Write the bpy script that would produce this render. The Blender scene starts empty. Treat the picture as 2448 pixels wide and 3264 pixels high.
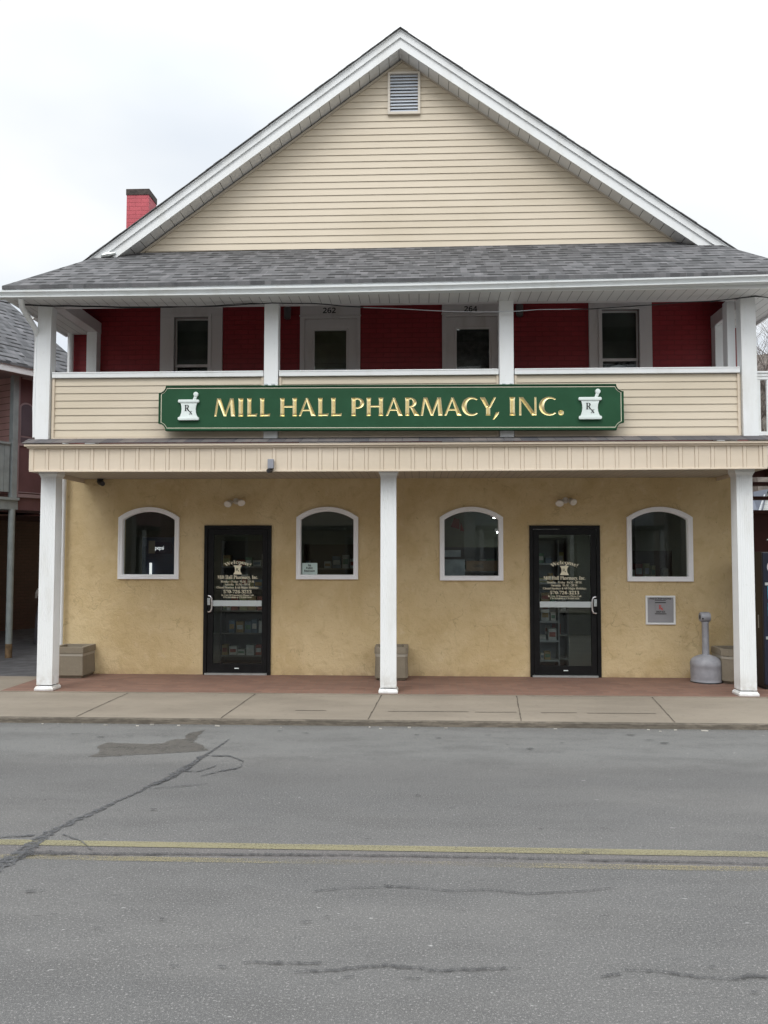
import bpy, bmesh, math, random
from mathutils import Vector, Matrix
from mathutils.geometry import tessellate_polygon

random.seed(11)
SC = bpy.context.scene
COL = SC.collection
R = math.radians
ORG = {}

# ------------------------------------------------------------------ mesh helpers
class MB:
    def __init__(s):
        s.v = []; s.f = []; s.m = []
    def add(s, pts, faces, mi=0):
        b = len(s.v); s.v += [tuple(p) for p in pts]
        for f in faces:
            s.f.append(tuple(b + i for i in f)); s.m.append(mi)
        return s
    def face(s, pts, mi=0):
        return s.add(pts, [tuple(range(len(pts)))], mi)
    def box(s, x0, x1, y0, y1, z0, z1, mi=0):
        p = [(x0,y0,z0),(x1,y0,z0),(x1,y1,z0),(x0,y1,z0),(x0,y0,z1),(x1,y0,z1),(x1,y1,z1),(x0,y1,z1)]
        return s.add(p, [(0,3,2,1),(4,5,6,7),(0,1,5,4),(1,2,6,5),(2,3,7,6),(3,0,4,7)], mi)
    def hexa(s, bot, top, mi=0):
        return s.add(list(bot)+list(top), [(3,2,1,0),(4,5,6,7),(0,1,5,4),(1,2,6,5),(2,3,7,6),(3,0,4,7)], mi)
    def prism(s, poly, y0, y1, mi=0):            # xz outline pushed from y0 to y1
        n = len(poly)
        p = [(x,y0,z) for x,z in poly] + [(x,y1,z) for x,z in poly]
        return s.add(p, [tuple(range(n)), tuple(range(2*n-1, n-1, -1))] + [(i,(i+1)%n,n+(i+1)%n,n+i) for i in range(n)], mi)
    def prismz(s, poly, z0, z1, mi=0):
        n = len(poly)
        p = [(x,y,z0) for x,y in poly] + [(x,y,z1) for x,y in poly]
        return s.add(p, [tuple(range(n-1,-1,-1)), tuple(range(n,2*n))] + [(i,(i+1)%n,n+(i+1)%n,n+i) for i in range(n)], mi)
    def extrude_x(s, prof, x0, x1, z0a=0, z0b=0, mi=0, closed=True):  # yz profile run along x
        n = len(prof)
        p = [(x0,y,z+z0a) for y,z in prof] + [(x1,y,z+z0b) for y,z in prof]
        fs = [(i,(i+1)%n,n+(i+1)%n,n+i) for i in range(n if closed else n-1)]
        if closed: fs += [tuple(range(n-1,-1,-1)), tuple(range(n,2*n))]
        return s.add(p, fs, mi)
    def tube(s, pts, r, n=8, mi=0, flat=None, cap=True):
        pts = [Vector(p) for p in pts]; k = len(pts)
        rs = r if isinstance(r, (list, tuple)) else [r]*k
        ring = []; up0 = None
        for i, p in enumerate(pts):
            t = (pts[min(i+1,k-1)] - pts[max(i-1,0)]).normalized()
            if up0 is None:
                up0 = Vector((0,0,1)) if abs(t.z) < .9 else Vector((0,1,0))
            u = (up0 - t*up0.dot(t)).normalized(); w = t.cross(u); up0 = u
            a, b = (rs[i], rs[i]) if flat is None else (rs[i]*flat[0], rs[i]*flat[1])
            ring.append([p + u*(a*math.cos(2*math.pi*j/n + .001)) + w*(b*math.sin(2*math.pi*j/n + .001)) for j in range(n)])
        P = [q for rg in ring for q in rg]
        F = [(i*n+j, i*n+(j+1)%n, (i+1)*n+(j+1)%n, (i+1)*n+j) for i in range(k-1) for j in range(n)]
        if cap: F += [tuple(range(n-1,-1,-1)), tuple((k-1)*n+j for j in range(n))]
        return s.add(P, F, mi)
    def lathe(s, cx, cy, prof, n=28, mi=0):
        P = [(cx+r*math.cos(2*math.pi*j/n), cy+r*math.sin(2*math.pi*j/n), z) for r,z in prof for j in range(n)]
        k = len(prof)
        F = [(i*n+j, i*n+(j+1)%n, (i+1)*n+(j+1)%n, (i+1)*n+j) for i in range(k-1) for j in range(n)]
        F += [tuple(range(n-1,-1,-1)), tuple((k-1)*n+j for j in range(n))]
        return s.add(P, F, mi)
    def holed(s, outer, holes, y, mi=0):          # flat xz sheet with holes
        loops = [outer] + holes
        flat = [q for l in loops for q in l]
        tr = tessellate_polygon([[Vector((x,z,0)) for x,z in l] for l in loops])
        return s.add([(x,y,z) for x,z in flat], [tuple(t) for t in tr], mi)
    def loops(s, lps, mi=0):                      # skin between successive closed loops of equal length
        n = len(lps[0]); P = [p for l in lps for p in l]
        F = [(i*n+j, i*n+(j+1)%n, (i+1)*n+(j+1)%n, (i+1)*n+j) for i in range(len(lps)-1) for j in range(n)]
        return s.add(P, F, mi)
    def build(s, name, mats, parent=None, org=None, bevel=0, smooth=False, label=None, recalc=True):
        me = bpy.data.meshes.new(name)
        bm = bmesh.new()
        vs = [bm.verts.new(p) for p in s.v]
        for f, mi in zip(s.f, s.m):
            try:
                fc = bm.faces.new([vs[i] for i in f]); fc.material_index = mi
            except ValueError:
                pass
        if recalc: bmesh.ops.recalc_face_normals(bm, faces=bm.faces[:])
        if bevel:
            es = [e for e in bm.edges if len(e.link_faces) == 2 and e.calc_face_angle(0) > .5]
            bmesh.ops.bevel(bm, geom=es, offset=bevel, segments=2, profile=.6, affect='EDGES', clamp_overlap=True)
        uv = bm.loops.layers.uv.new('UVMap')
        for fc in bm.faces:
            fc.normal_update(); n = fc.normal
            if abs(n.z) > .985 or n.length < .5: u = Vector((1,0,0)); w = Vector((0,1,0))
            else:
                u = Vector((0,0,1)).cross(n).normalized(); w = n.cross(u)
            for l in fc.loops: l[uv].uv = (l.vert.co.dot(u), l.vert.co.dot(w))
            fc.smooth = smooth
        o_ = Vector(org) if org is not None else (ORG[parent.name] if parent else Vector((0,0,0)))
        bmesh.ops.translate(bm, verts=bm.verts[:], vec=-o_)
        bm.to_mesh(me); bm.free()
        if smooth: me.set_sharp_from_angle(angle=R(38))
        for m in (mats if isinstance(mats, (list, tuple)) else [mats]): me.materials.append(m)
        return link(me, name, parent, o_, label)

def link(me, name, parent, org, label=None):
    o = bpy.data.objects.new(name, me); COL.objects.link(o)
    org = Vector(org); ORG[o.name] = org
    if parent:
        o.parent = parent; o.location = org - ORG[parent.name]
    else: o.location = org
    if label: o['label'] = label
    return o

def thing(name, label, cat, loc, group=None):
    o = bpy.data.objects.new(name, None); COL.objects.link(o)
    o.empty_display_size = .2; o.location = loc; ORG[o.name] = Vector(loc)
    return tag(o, label, cat, group)
def tag(o, label, cat, group=None):
    o['label'] = label; o['category'] = cat
    if group: o['group'] = group
    return o
def struct(o, kind='structure'):
    o['kind'] = kind; return o

# ------------------------------------------------------------------ material helpers
class NT:
    def __init__(s, name):
        s.mat = bpy.data.materials.new(name); s.mat.use_nodes = True
        s.t = s.mat.node_tree; s.b = s.t.nodes['Principled BSDF']; s.out = s.t.nodes['Material Output']
        s.tc = s.n('ShaderNodeTexCoord')
        s.uv = s.tc.outputs['UV']; s.ob = s.tc.outputs['Object']
        s.geo = s.n('ShaderNodeNewGeometry'); s.pos = s.geo.outputs['Position']
    def n(s, t, **kw):
        nd = s.t.nodes.new(t)
        for k, v in kw.items(): setattr(nd, k, v)
        return nd
    def l(s, a, b): s.t.links.new(a, b)
    def set(s, sock, v):
        if hasattr(v, 'is_output') or isinstance(v, bpy.types.NodeSocket): s.l(v, sock)
        elif isinstance(v, tuple) and len(v) == 3 and sock.type == 'RGBA': sock.default_value = (*v, 1)
        else: sock.default_value = v
    def scale(s, vec, sc):
        m = s.n('ShaderNodeMapping'); s.l(vec, m.inputs[0]); m.inputs['Scale'].default_value = sc; return m.outputs[0]
    def noise(s, vec, scale, detail=4, rough=.55, dist=0):
        n = s.n('ShaderNodeTexNoise'); s.l(vec, n.inputs['Vector'])
        n.inputs['Scale'].default_value = scale; n.inputs['Detail'].default_value = detail
        n.inputs['Roughness'].default_value = rough; n.inputs['Distortion'].default_value = dist
        return n.outputs['Fac']
    def ramp(s, fac, a, b, va=0., vb=1.):
        m = s.n('ShaderNodeMapRange'); s.l(fac, m.inputs[0])
        for i, v in enumerate((a, b, va, vb)): m.inputs[i+1].default_value = v
        m.interpolation_type = 'SMOOTHSTEP'; return m.outputs[0]
    def mix(s, fac, a, b, mode='MIX'):
        m = s.n('ShaderNodeMix', data_type='RGBA', blend_type=mode)
        s.set(m.inputs[0], fac); s.set(m.inputs[6], a); s.set(m.inputs[7], b); return m.outputs[2]
    def math(s, op, a, b=0., c=0.):
        m = s.n('ShaderNodeMath', operation=op)
        for i, v in enumerate((a, b, c)): s.set(m.inputs[i], v)
        return m.outputs[0]
    def sep(s, vec):
        m = s.n('ShaderNodeSeparateXYZ'); s.l(vec, m.inputs[0]); return m.outputs
    def brick(s, vec, w, h, mortar, c1, c2, cm, offset=.5, freq=2, smooth=.1, bias=0):
        b = s.n('ShaderNodeTexBrick'); s.l(vec, b.inputs['Vector'])
        b.offset = offset; b.offset_frequency = freq
        s.set(b.inputs['Color1'], c1); s.set(b.inputs['Color2'], c2); s.set(b.inputs['Mortar'], cm)
        b.inputs['Scale'].default_value = 1; b.inputs['Brick Width'].default_value = w; b.inputs['Row Height'].default_value = h
        b.inputs['Mortar Size'].default_value = mortar; b.inputs['Mortar Smooth'].default_value = smooth; b.inputs['Bias'].default_value = bias
        return b.outputs
    def bump(s, h, strength=.3, dist=.01):
        b = s.n('ShaderNodeBump'); s.l(h, b.inputs['Height'])
        b.inputs['Strength'].default_value = strength; b.inputs['Distance'].default_value = dist
        s.l(b.outputs[0], s.b.inputs['Normal'])
    def fin(s, col, rough=.6, metal=0., spec=None):
        s.set(s.b.inputs['Base Color'], col); s.set(s.b.inputs['Roughness'], rough); s.set(s.b.inputs['Metallic'], metal)
        if spec is not None: s.b.inputs['Specular IOR Level'].default_value = spec
        return s.mat

def simple(name, col, rough=.5, metal=0., var=.08, scale=3., bump=0., bscale=60.):
    t = NT(name)
    f = t.noise(t.pos, scale, 5)
    c = t.mix(t.ramp(f, .3, .7), tuple(x*(1-var) for x in col), tuple(min(1, x*(1+var*.6)) for x in col))
    if bump: t.bump(t.noise(t.pos, bscale, 3), bump, .004)
    return t.fin(c, rough, metal)

MT = {}
# ---- white vinyl / painted trim, lightly weathered
def m_white(name, col, dirt=.12):
    t = NT(name)
    f = t.noise(t.scale(t.pos, (1.5,1.5,.4)), 2.2, 6, .6)
    g = t.noise(t.pos, 23, 4)
    c = t.mix(t.ramp(f, .48, .75, 0, .9), col, tuple(x*(1-dirt)*y for x, y in zip(col, (1,.985,.95))))
    c = t.mix(t.ramp(g, .6, .75, 0, .10), c, (.35,.34,.31))
    ft = t.math('MULTIPLY', t.ramp(t.sep(t.pos)[2], 0, .35, 1, 0), t.ramp(t.noise(t.pos, 9, 5), .35, .65))
    c = t.mix(t.math('MULTIPLY', ft, .5), c, (.40,.36,.30))
    return t.fin(c, .42)
MT['white'] = m_white('white_vinyl', (.80,.82,.83))
MT['trim'] = m_white('white_trim_paint', (.62,.59,.59), .2)
MT['frame'] = m_white('window_frame_white', (.90,.90,.92), .06)
MT['soffit'] = None
def m_soffit(name, col, axis, period):
    t = NT(name)
    q = t.sep(t.pos)[axis] if axis is not None else t.sep(t.uv)[0]
    fr = t.math('FRACT', t.math('DIVIDE', q, period))
    ln = t.ramp(t.math('ABSOLUTE', t.math('SUBTRACT', fr, .5)), .465, .49)
    f = t.noise(t.pos, 1.8, 5)
    c = t.mix(t.ramp(f, .4, .75, 0, .5), col, tuple(x*.82 for x in col))
    c = t.mix(ln, c, (.10,.10,.10))
    t.bump(t.math('SUBTRACT', 1., ln), .5, .006)
    return t.fin(c, .5)
MT['soffit'] = m_soffit('grooved_white_soffit', (.66,.66,.65), 0, .125)
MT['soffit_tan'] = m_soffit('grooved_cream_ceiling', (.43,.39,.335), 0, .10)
MT['rake_soffit'] = m_soffit('grooved_rake_soffit', (.80,.81,.81), 0, .145)

# ---- cream vinyl siding
def m_siding(name, col):
    t = NT(name)
    f = t.noise(t.scale(t.pos, (.35,.35,1.2)), 1.3, 6, .6)
    g = t.noise(t.scale(t.pos, (3,3,60)), 1.0, 3)
    c = t.mix(t.ramp(f, .35, .75), col, tuple(x*y for x, y in zip(col, (.88,.87,.84))))
    c = t.mix(t.ramp(g, .45, .8, 0, .12), c, tuple(x*.7 for x in col))
    t.bump(t.noise(t.scale(t.pos, (4,4,50)), 2, 3), .08, .003)
    return t.fin(c, .5)
MT['siding'] = m_siding('cream_vinyl_siding', (.65,.57,.45))
MT['fascia'] = m_siding('tan_vinyl_panel', (.685,.59,.475))

# ---- ochre stucco
def m_stucco():
    t = NT('ochre_stucco')
    a = t.noise(t.pos, 1.1, 8, .62, .6)
    b = t.noise(t.pos, 5.5, 7, .6, .4)
    g = t.noise(t.pos, 70, 3, .6)
    z = t.sep(t.pos)[2]
    c = t.mix(t.ramp(a, .27, .73), (.555,.415,.215), (.68,.54,.32))
    c = t.mix(t.ramp(b, .52, .72, 0, .42), c, (.46,.335,.165))
    c = t.mix(t.ramp(b, .28, .44, .34, 0), c, (.73,.60,.40))
    # scattered trowel scratches and dirt flecks
    v = t.n('ShaderNodeTexVoronoi', feature='DISTANCE_TO_EDGE')
    wv = t.n('ShaderNodeVectorMath', operation='MULTIPLY_ADD')
    nz = t.n('ShaderNodeTexNoise'); t.l(t.pos, nz.inputs['Vector']); nz.inputs['Scale'].default_value = 2.3; nz.inputs['Detail'].default_value = 6
    t.l(nz.outputs['Color'], wv.inputs[0]); wv.inputs[1].default_value = (.9,.9,.9); t.l(t.pos, wv.inputs[2])
    t.l(wv.outputs[0], v.inputs['Vector']); v.inputs['Scale'].default_value = 1.6
    crack = t.math('MULTIPLY', t.ramp(v.outputs['Distance'], .0, .018, 1, 0), t.ramp(t.noise(t.pos, 1.7, 4), .52, .62))
    c = t.mix(t.math('MULTIPLY', crack, .28), c, (.17,.11,.05))
    fl = t.ramp(t.noise(t.scale(t.pos, (1,1,.6)), 21, 3, .7), .645, .74)
    c = t.mix(t.math('MULTIPLY', fl, .6), c, (.17,.12,.06))
    # splash dirt at the foot
    ft = t.math('MULTIPLY', t.ramp(z, 0, .14, 1, 0), t.ramp(t.noise(t.pos, 6, 5), .35, .6))
    c = t.mix(t.math('MULTIPLY', ft, .45), c, (.38,.25,.14))
    sc_ = t.ramp(t.noise(t.scale(t.pos, (9,9,3.2)), 1.6, 5, .7, 1.5), .60, .72)
    c = t.mix(t.math('MULTIPLY', sc_, .38), c, (.27,.19,.09))
    hgt = t.math('ADD', t.math('MULTIPLY', t.noise(t.pos, 11, 6, .65, .8), .9), t.math('MULTIPLY', g, .3))
    t.bump(hgt, .6, .035)
    return t.fin(c, .9)
MT['stucco'] = m_stucco()

# ---- red painted brick
def m_redbrick(name, c1, c2, cm, w=.21, h=.072):
    t = NT(name)
    b = t.brick(t.uv, w, h, .006, c1, c2, cm, smooth=.3)
    f = t.noise(t.pos, 4, 6)
    c = t.mix(t.ramp(f, .4, .75, 0, .5), b['Color'], tuple(x*.72 for x in c2))
    hg = t.math('SUBTRACT', t.math('MULTIPLY', t.noise(t.pos, 40, 3), .3), b['Fac'])
    t.bump(hg, .6, .008)
    return t.fin(c, .55)
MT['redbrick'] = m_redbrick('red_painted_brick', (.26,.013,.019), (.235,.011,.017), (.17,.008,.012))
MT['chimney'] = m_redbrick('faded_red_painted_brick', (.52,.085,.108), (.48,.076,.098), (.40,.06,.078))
MT['soot'] = simple('sooty_mortar', (.07,.055,.05), .9, var=.4, scale=14, bump=.4)

# ---- asphalt shingles
def m_shingle(name, dark=1., tint=(1,1,1), row=.172):
    t = NT(name)
    k = lambda v: tuple(v*dark*q for q in tint)
    b1 = t.brick(t.uv, .19, row, 0, k(.150), k(.088), k(.03), offset=.37, freq=3)['Color']
    b2 = t.brick(t.uv, .083, row, 0, (1.25,1.22,1.26), (.68,.69,.72), (.6,.6,.6), offset=.61, freq=5)['Color']
    b3 = t.brick(t.uv, .105, row, 0, (1,1,1), (0,0,0), (0,0,0), offset=.23, freq=4)['Color']
    c = t.mix(.9, b1, b2, 'MULTIPLY')
    f = t.noise(t.pos, 1.1, 5); g = t.noise(t.pos, 110, 2)
    c = t.mix(t.ramp(f, .35, .7, 0, .2), c, k(.12))
    c = t.mix(t.ramp(g, .5, .75, 0, .3), c, k(.20))
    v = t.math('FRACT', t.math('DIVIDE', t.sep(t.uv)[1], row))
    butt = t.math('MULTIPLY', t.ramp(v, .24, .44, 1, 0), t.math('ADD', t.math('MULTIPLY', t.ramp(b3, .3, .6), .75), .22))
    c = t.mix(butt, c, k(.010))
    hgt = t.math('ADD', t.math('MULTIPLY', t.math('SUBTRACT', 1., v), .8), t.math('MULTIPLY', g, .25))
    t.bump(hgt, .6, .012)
    return t.fin(c, .95, spec=.2)
MT['shingle'] = m_shingle('grey_asphalt_shingle', .92, (1,1,1.01))
MT['shingle2'] = m_shingle('dark_grey_shingle', .95, (1,1.02,1.05))
MT['shingle3'] = m_shingle('brown_grey_shingle', .8, (1.05,1,.97))

# ---- road
def m_asphalt(name, base=.135, wet=False, tar=False):
    t = NT(name)
    x, y, z = t.sep(t.pos)
    p2 = t.scale(t.pos, (1,1,0))
    big = t.noise(t.scale(t.pos, (.25,.9,0)), 1.0, 6, .6)
    mid = t.noise(p2, 9, 5, .6)
    ag = t.noise(p2, 85, 3, .75)
    vor = t.n('ShaderNodeTexVoronoi'); t.l(p2, vor.inputs['Vector']); vor.inputs['Scale'].default_value = 120
    c = t.mix(t.ramp(big, .3, .7), (base*.86,)*3, (base*1.13, base*1.11, base*1.08))
    if not (wet or tar):
        # bleached strip beside the kerb, darker polished wheel path, browner crown between the yellow lines
        edge = t.math('ADD', y, t.math('MULTIPLY', t.math('SUBTRACT', t.noise(t.scale(t.pos, (.5,.5,0)), 1.2, 4), .5), .5))
        c = t.mix(t.math('MULTIPLY', t.ramp(edge, 7.1, 7.9), .75), c, (base*1.42, base*1.44, base*1.40))
        c = t.mix(t.ramp(t.math('ABSOLUTE', t.math('SUBTRACT', edge, 6.85)), 0, .55, .5, 0), c, (base*.82,)*3)
        c = t.mix(t.ramp(t.math('ABSOLUTE', t.math('SUBTRACT', y, 5.12)), .08, .16, .5, 0), c, (base*.98, base*.86, base*.84))
        c = t.mix(t.ramp(y, 8.72, 8.92, 0, .55), c, (base*.75, base*.7, base*.62))
        sc = t.noise(t.scale(t.pos, (14,46,0)), 1, 2, .5)
        c = t.mix(t.math('MULTIPLY', t.ramp(sc, .71, .76), t.ramp(t.noise(p2, 1.6, 3), .45, .6)), c, (.42,.42,.41))
        dk = t.noise(t.scale(t.pos, (7,15,0)), 1, 2, .4)
        c = t.mix(t.math('MULTIPLY', t.ramp(dk, .72, .77), .5), c, (.06,.06,.06))
    c = t.mix(t.ramp(t.noise(t.scale(t.pos, (.6,1.6,0)), 1.7, 5, .65), .42, .70, 0, .55), c, (base*.74, base*.73, base*.72))
    c = t.mix(t.ramp(mid, .52, .75, 0, .4), c, (base*.7,)*3)
    c = t.mix(t.ramp(ag, .54, .70, 0, .72), c, (.33,.32,.31))
    c = t.mix(t.ramp(ag, .30, .43, .8, 0), c, (.045,.045,.047))
    c = t.mix(t.ramp(t.noise(p2, 320, 1), .60, .68, 0, .5), c, (.42,.40,.38))
    t.bump(t.math('ADD', ag, t.math('MULTIPLY', vor.outputs['Distance'], .6)), .22 if not wet else .08, .006)
    rough = .88
    return t, c, rough
t, c, r = m_asphalt('weathered_asphalt', .106)
MT['asphalt'] = t.fin(c, .9, spec=.25)
t, c, r = m_asphalt('damp_asphalt', .085, wet=True)
def alpha_edge(t, fac):
    tr = t.n('ShaderNodeBsdfTransparent'); mx = t.n('ShaderNodeMixShader')
    t.set(mx.inputs[0], fac); t.l(tr.outputs[0], mx.inputs[1]); t.l(t.b.outputs[0], mx.inputs[2]); t.l(mx.outputs[0], t.out.inputs[0])
alpha_edge(t, t.ramp(t.noise(t.scale(t.pos, (1,1,0)), 7, 6, .7), .25, .55, .45, .9))
MT['wet'] = t.fin(t.mix(1., c, (.92,.89,.84), 'MULTIPLY'), .6)
t = NT('old_crack_sealer'); g = t.noise(t.scale(t.pos, (1,1,0)), 30, 4, .6)
c = t.mix(t.ramp(g, .35, .65), (.05,.052,.057), (.105,.107,.112))
alpha_edge(t, t.ramp(t.noise(t.scale(t.pos, (22,22,0)), 1, 4, .65), .34, .56, .10, .85))
MT['tar'] = t.fin(c, .55)
t = NT('worn_yellow_paint'); g = t.noise(t.scale(t.pos, (1,1,0)), 55, 5, .7); h = t.noise(t.scale(t.pos, (.7,3,0)), 1.2, 4)
c = t.mix(t.ramp(g, .4, .7), (.25,.226,.125), (.21,.195,.13))
worn = t.math('ADD', t.math('MULTIPLY', g, .75), t.math('MULTIPLY', h, .35))
alpha_edge(t, t.ramp(worn, .42, .60, .30, .85))
MT['yellow'] = t.fin(c, .8)
t = NT('faded_yellow_paint'); g = t.noise(t.scale(t.pos, (1,1,0)), 55, 5, .7); h = t.noise(t.scale(t.pos, (.5,3,0)), 1.1, 4)
worn = t.math('ADD', t.math('MULTIPLY', g, .6), t.math('MULTIPLY', h, .6))
alpha_edge(t, t.ramp(worn, .50, .74, 0, .5))
MT['yellow_faded'] = t.fin((.30,.26,.13), .85)

# ---- concrete pavement, kerb, porch pavers, planters
def m_concrete(name, col, dark, bscale=140, dirty=0.):
    t = NT(name)
    a = t.noise(t.scale(t.pos, (.5,1.2,1)), 1.3, 7, .62); b = t.noise(t.pos, 12, 5); g = t.noise(t.pos, bscale, 2)
    c = t.mix(t.ramp(a, .3, .7), dark, col)
    c = t.mix(t.ramp(b, .55, .75, 0, .35), c, tuple(x*.75 for x in dark))
    c = t.mix(t.ramp(g, .6, .75, 0, .4), c, tuple(min(1, x*1.5) for x in col))
    if dirty: c = t.mix(t.math('MULTIPLY', t.ramp(t.noise(t.scale(t.pos, (1,1,6)), 7, 6, .7), .38, .6), dirty), c, (.05,.042,.033))
    t.bump(g, .2, .004)
    return t.fin(c, .9)
MT['concrete'] = m_concrete('pavement_concrete', (.26,.225,.18), (.20,.172,.137))
MT['kerb'] = m_concrete('dirty_kerb_concrete', (.17,.145,.115), (.11,.095,.075), dirty=.6)
MT['joint'] = simple('dark_joint', (.085,.07,.055), .95, var=.5, scale=20)
MT['planter'] = m_concrete('exposed_aggregate_concrete', (.27,.235,.18), (.20,.17,.125), 95)
MT['planter_band'] = m_concrete('smooth_pale_concrete', (.40,.37,.31), (.34,.31,.26))
t = NT('red_brick_pavers')
b = t.brick(t.scale(t.pos, (1,1,0)), .2, .1, .005, (.225,.125,.09), (.17,.093,.068), (.16,.12,.095))
f = t.noise(t.pos, 2.2, 6); g = t.noise(t.pos, 45, 2, .6)
c = t.mix(t.ramp(f, .4, .75, 0, .5), b['Color'], (.16,.095,.075))
c = t.mix(t.ramp(g, .74, .78, 0, .7), c, (.42,.36,.32))
t.bump(t.math('SUBTRACT', t.noise(t.pos, 60, 2), b['Fac']), .3, .004)
MT['paver'] = t.fin(c, .85)
MT['soil'] = simple('dry_soil', (.09,.07,.05), 1., var=.5, scale=40, bump=.8)

# ---- sign, metal, glass, plastics
t = NT('dark_green_sign_paint'); f = t.noise(t.pos, 5, 5)
MT['green'] = t.fin(t.mix(t.ramp(f, .35, .75), (.0115,.064,.027), (.0145,.074,.033)), .6, spec=.25)
MT['gold'] = simple('gold_leaf', (.97,.83,.50), .30, 1., .10, 30)
MT['pin'] = simple('pale_pinstripe', (.62,.60,.47), .5)
MT['relief'] = simple('pale_grey_relief', (.70,.77,.75), .45, var=.06)
MT['ink'] = simple('black_lettering', (.012,.012,.014), .5)
MT['black'] = simple('black_anodised_frame', (.008,.008,.0085), .5, var=.3, scale=8); MT['black'].node_tree.nodes['Principled BSDF'].inputs['Specular IOR Level'].default_value = .2
MT['alu'] = simple('brushed_aluminium', (.62,.66,.66), .38, .8, .08, 12)
MT['alu_pale'] = simple('satin_aluminium_bar', (.55,.60,.60), .5, .2, .05)
MT['chrome'] = simple('polished_handle', (.75,.74,.76), .25, .7)
MT['cream_text'] = simple('cream_vinyl_lettering', (.86,.80,.60), .6)
MT['greyplastic'] = simple('grey_plastic', (.31,.315,.345), .55, var=.14, scale=9, bump=.15)
MT['greypanel'] = simple('grey_enamel_panel', (.30,.30,.315), .5)
MT['redink'] = simple('red_lettering', (.55,.05,.04), .5)
MT['paper'] = simple('white_paper', (.90,.94,.93), .8)
MT['cable'] = simple('black_cable', (.015,.015,.017), .6)
MT['wire'] = simple('galvanised_wire', (.45,.45,.47), .4, .6)
MT['floodwhite'] = simple('off_white_plastic', (.62,.58,.52), .45)
MT['lens'] = simple('milky_lens', (.78,.74,.68), .15)
MT['camgrey'] = simple('grey_camera_housing', (.27,.28,.32), .5)
MT['darkplastic'] = simple('dark_plastic', (.02,.02,.022), .4)
MT['louvre'] = simple('pale_blue_grey_louvre', (.50,.54,.60), .55, var=.1, scale=60)

def m_glass(name, tint, rough=.0, ior=1.5, boost=1.):
    t = NT(name); t.t.nodes.remove(t.b)
    tr = t.n('ShaderNodeBsdfTransparent'); tr.inputs[0].default_value = (*tint, 1)
    gl = t.n('ShaderNodeBsdfGlossy'); gl.inputs['Roughness'].default_value = rough
    gl.inputs[0].default_value = (.95,1,1,1)
    fr = t.n('ShaderNodeFresnel'); fr.inputs[0].default_value = ior
    mx = t.n('ShaderNodeMixShader'); t.l(t.math('MULTIPLY', fr.outputs[0], boost), mx.inputs[0])
    t.l(tr.outputs[0], mx.inputs[1]); t.l(gl.outputs[0], mx.inputs[2]); t.l(mx.outputs[0], t.out.inputs[0])
    return t.mat
MT['glass'] = m_glass('window_glass', (.84,.88,.86), boost=.95)
MT['glass_dark'] = m_glass('shaded_glass', (.5,.54,.52))
MT['blind'] = simple('grey_green_blind', (.10,.11,.10), .9, var=.3, scale=2)
def emit(name, col, st):
    t = NT(name); t.b.inputs['Emission Color'].default_value = (*col, 1); t.b.inputs['Emission Strength'].default_value = st
    return t.fin(col, .5)
MT['tube'] = emit('lit_fluorescent_tube', (.95,1,.96), 13.0)
MT['litwhite'] = emit('lit_white_strip', (.96,.98,1), .9)
# ---- neighbours
def m_laps(name, col, per, line=.5):
    t = NT(name)
    fr = t.math('FRACT', t.math('DIVIDE', t.sep(t.pos)[2], per))
    ln = t.ramp(fr, .06, .14, 1, 0); f = t.noise(t.pos, 2, 5)
    c = t.mix(t.ramp(f, .35, .7), col, tuple(x*.8 for x in col)); c = t.mix(t.math('MULTIPLY', ln, line), c, tuple(x*.2 for x in col))
    t.bump(fr, .5, .012); return t.fin(c, .7)
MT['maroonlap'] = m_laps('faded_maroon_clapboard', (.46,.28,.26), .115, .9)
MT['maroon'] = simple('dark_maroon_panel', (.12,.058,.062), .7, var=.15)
MT['maroonwood'] = simple('dark_red_stained_timber', (.060,.016,.014), .8, var=.25)
MT['greywood'] = simple('grey_painted_timber', (.25,.285,.29), .7, var=.14, scale=5)
MT['mauve'] = simple('dull_mauve_paint', (.26,.19,.20), .7)
MT['palewall'] = m_laps('white_clapboard', (.70,.74,.76), .14, .4)
MT['bark'] = simple('grey_brown_bark', (.10,.08,.07), .95, var=.3, scale=6)
MT['navy'] = simple('navy_painted_steel', (.010,.013,.030), .35, var=.2)
MT['brownside'] = simple('brown_black_steel', (.030,.020,.014), .5)
MT['cover'] = simple('grey_weatherproof_cover', (.23,.22,.25), .8, var=.25)

# ------------------------------------------------------------------ text
BOLD = {}
for i in range(26):
    BOLD[chr(65+i)] = chr(0x1D400+i); BOLD[chr(97+i)] = chr(0x1D41A+i)
for i in range(10): BOLD[chr(48+i)] = chr(0x1D7CE+i)
def text_mesh(body, serif=True):
    cu = bpy.data.curves.new('lettering', 'FONT'); cu.body = ''.join(BOLD.get(ch, ch) for ch in body) if serif is True else (''.join(chr(0x1D7EC+int(ch)) if ch.isdigit() else ch for ch in body) if serif == 'sans' else (''.join(chr(0x1D5D4+ord(ch)-65) if 'A' <= ch <= 'Z' else (chr(0x1D5EE+ord(ch)-97) if 'a' <= ch <= 'z' else ch) for ch in body) if serif == 'sansb' else body))
    cu.resolution_u = 3
    ob = bpy.data.objects.new('lettering', cu); COL.objects.link(ob)
    dg = bpy.context.evaluated_depsgraph_get(); dg.update()
    me = bpy.data.meshes.new_from_object(ob.evaluated_get(dg))
    vs = [(v.co.x, v.co.y) for v in me.vertices]; fs = [tuple(p.vertices) for p in me.polygons]
    bpy.data.objects.remove(ob); bpy.data.curves.remove(cu); bpy.data.meshes.remove(me)
    return vs, fs
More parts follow.
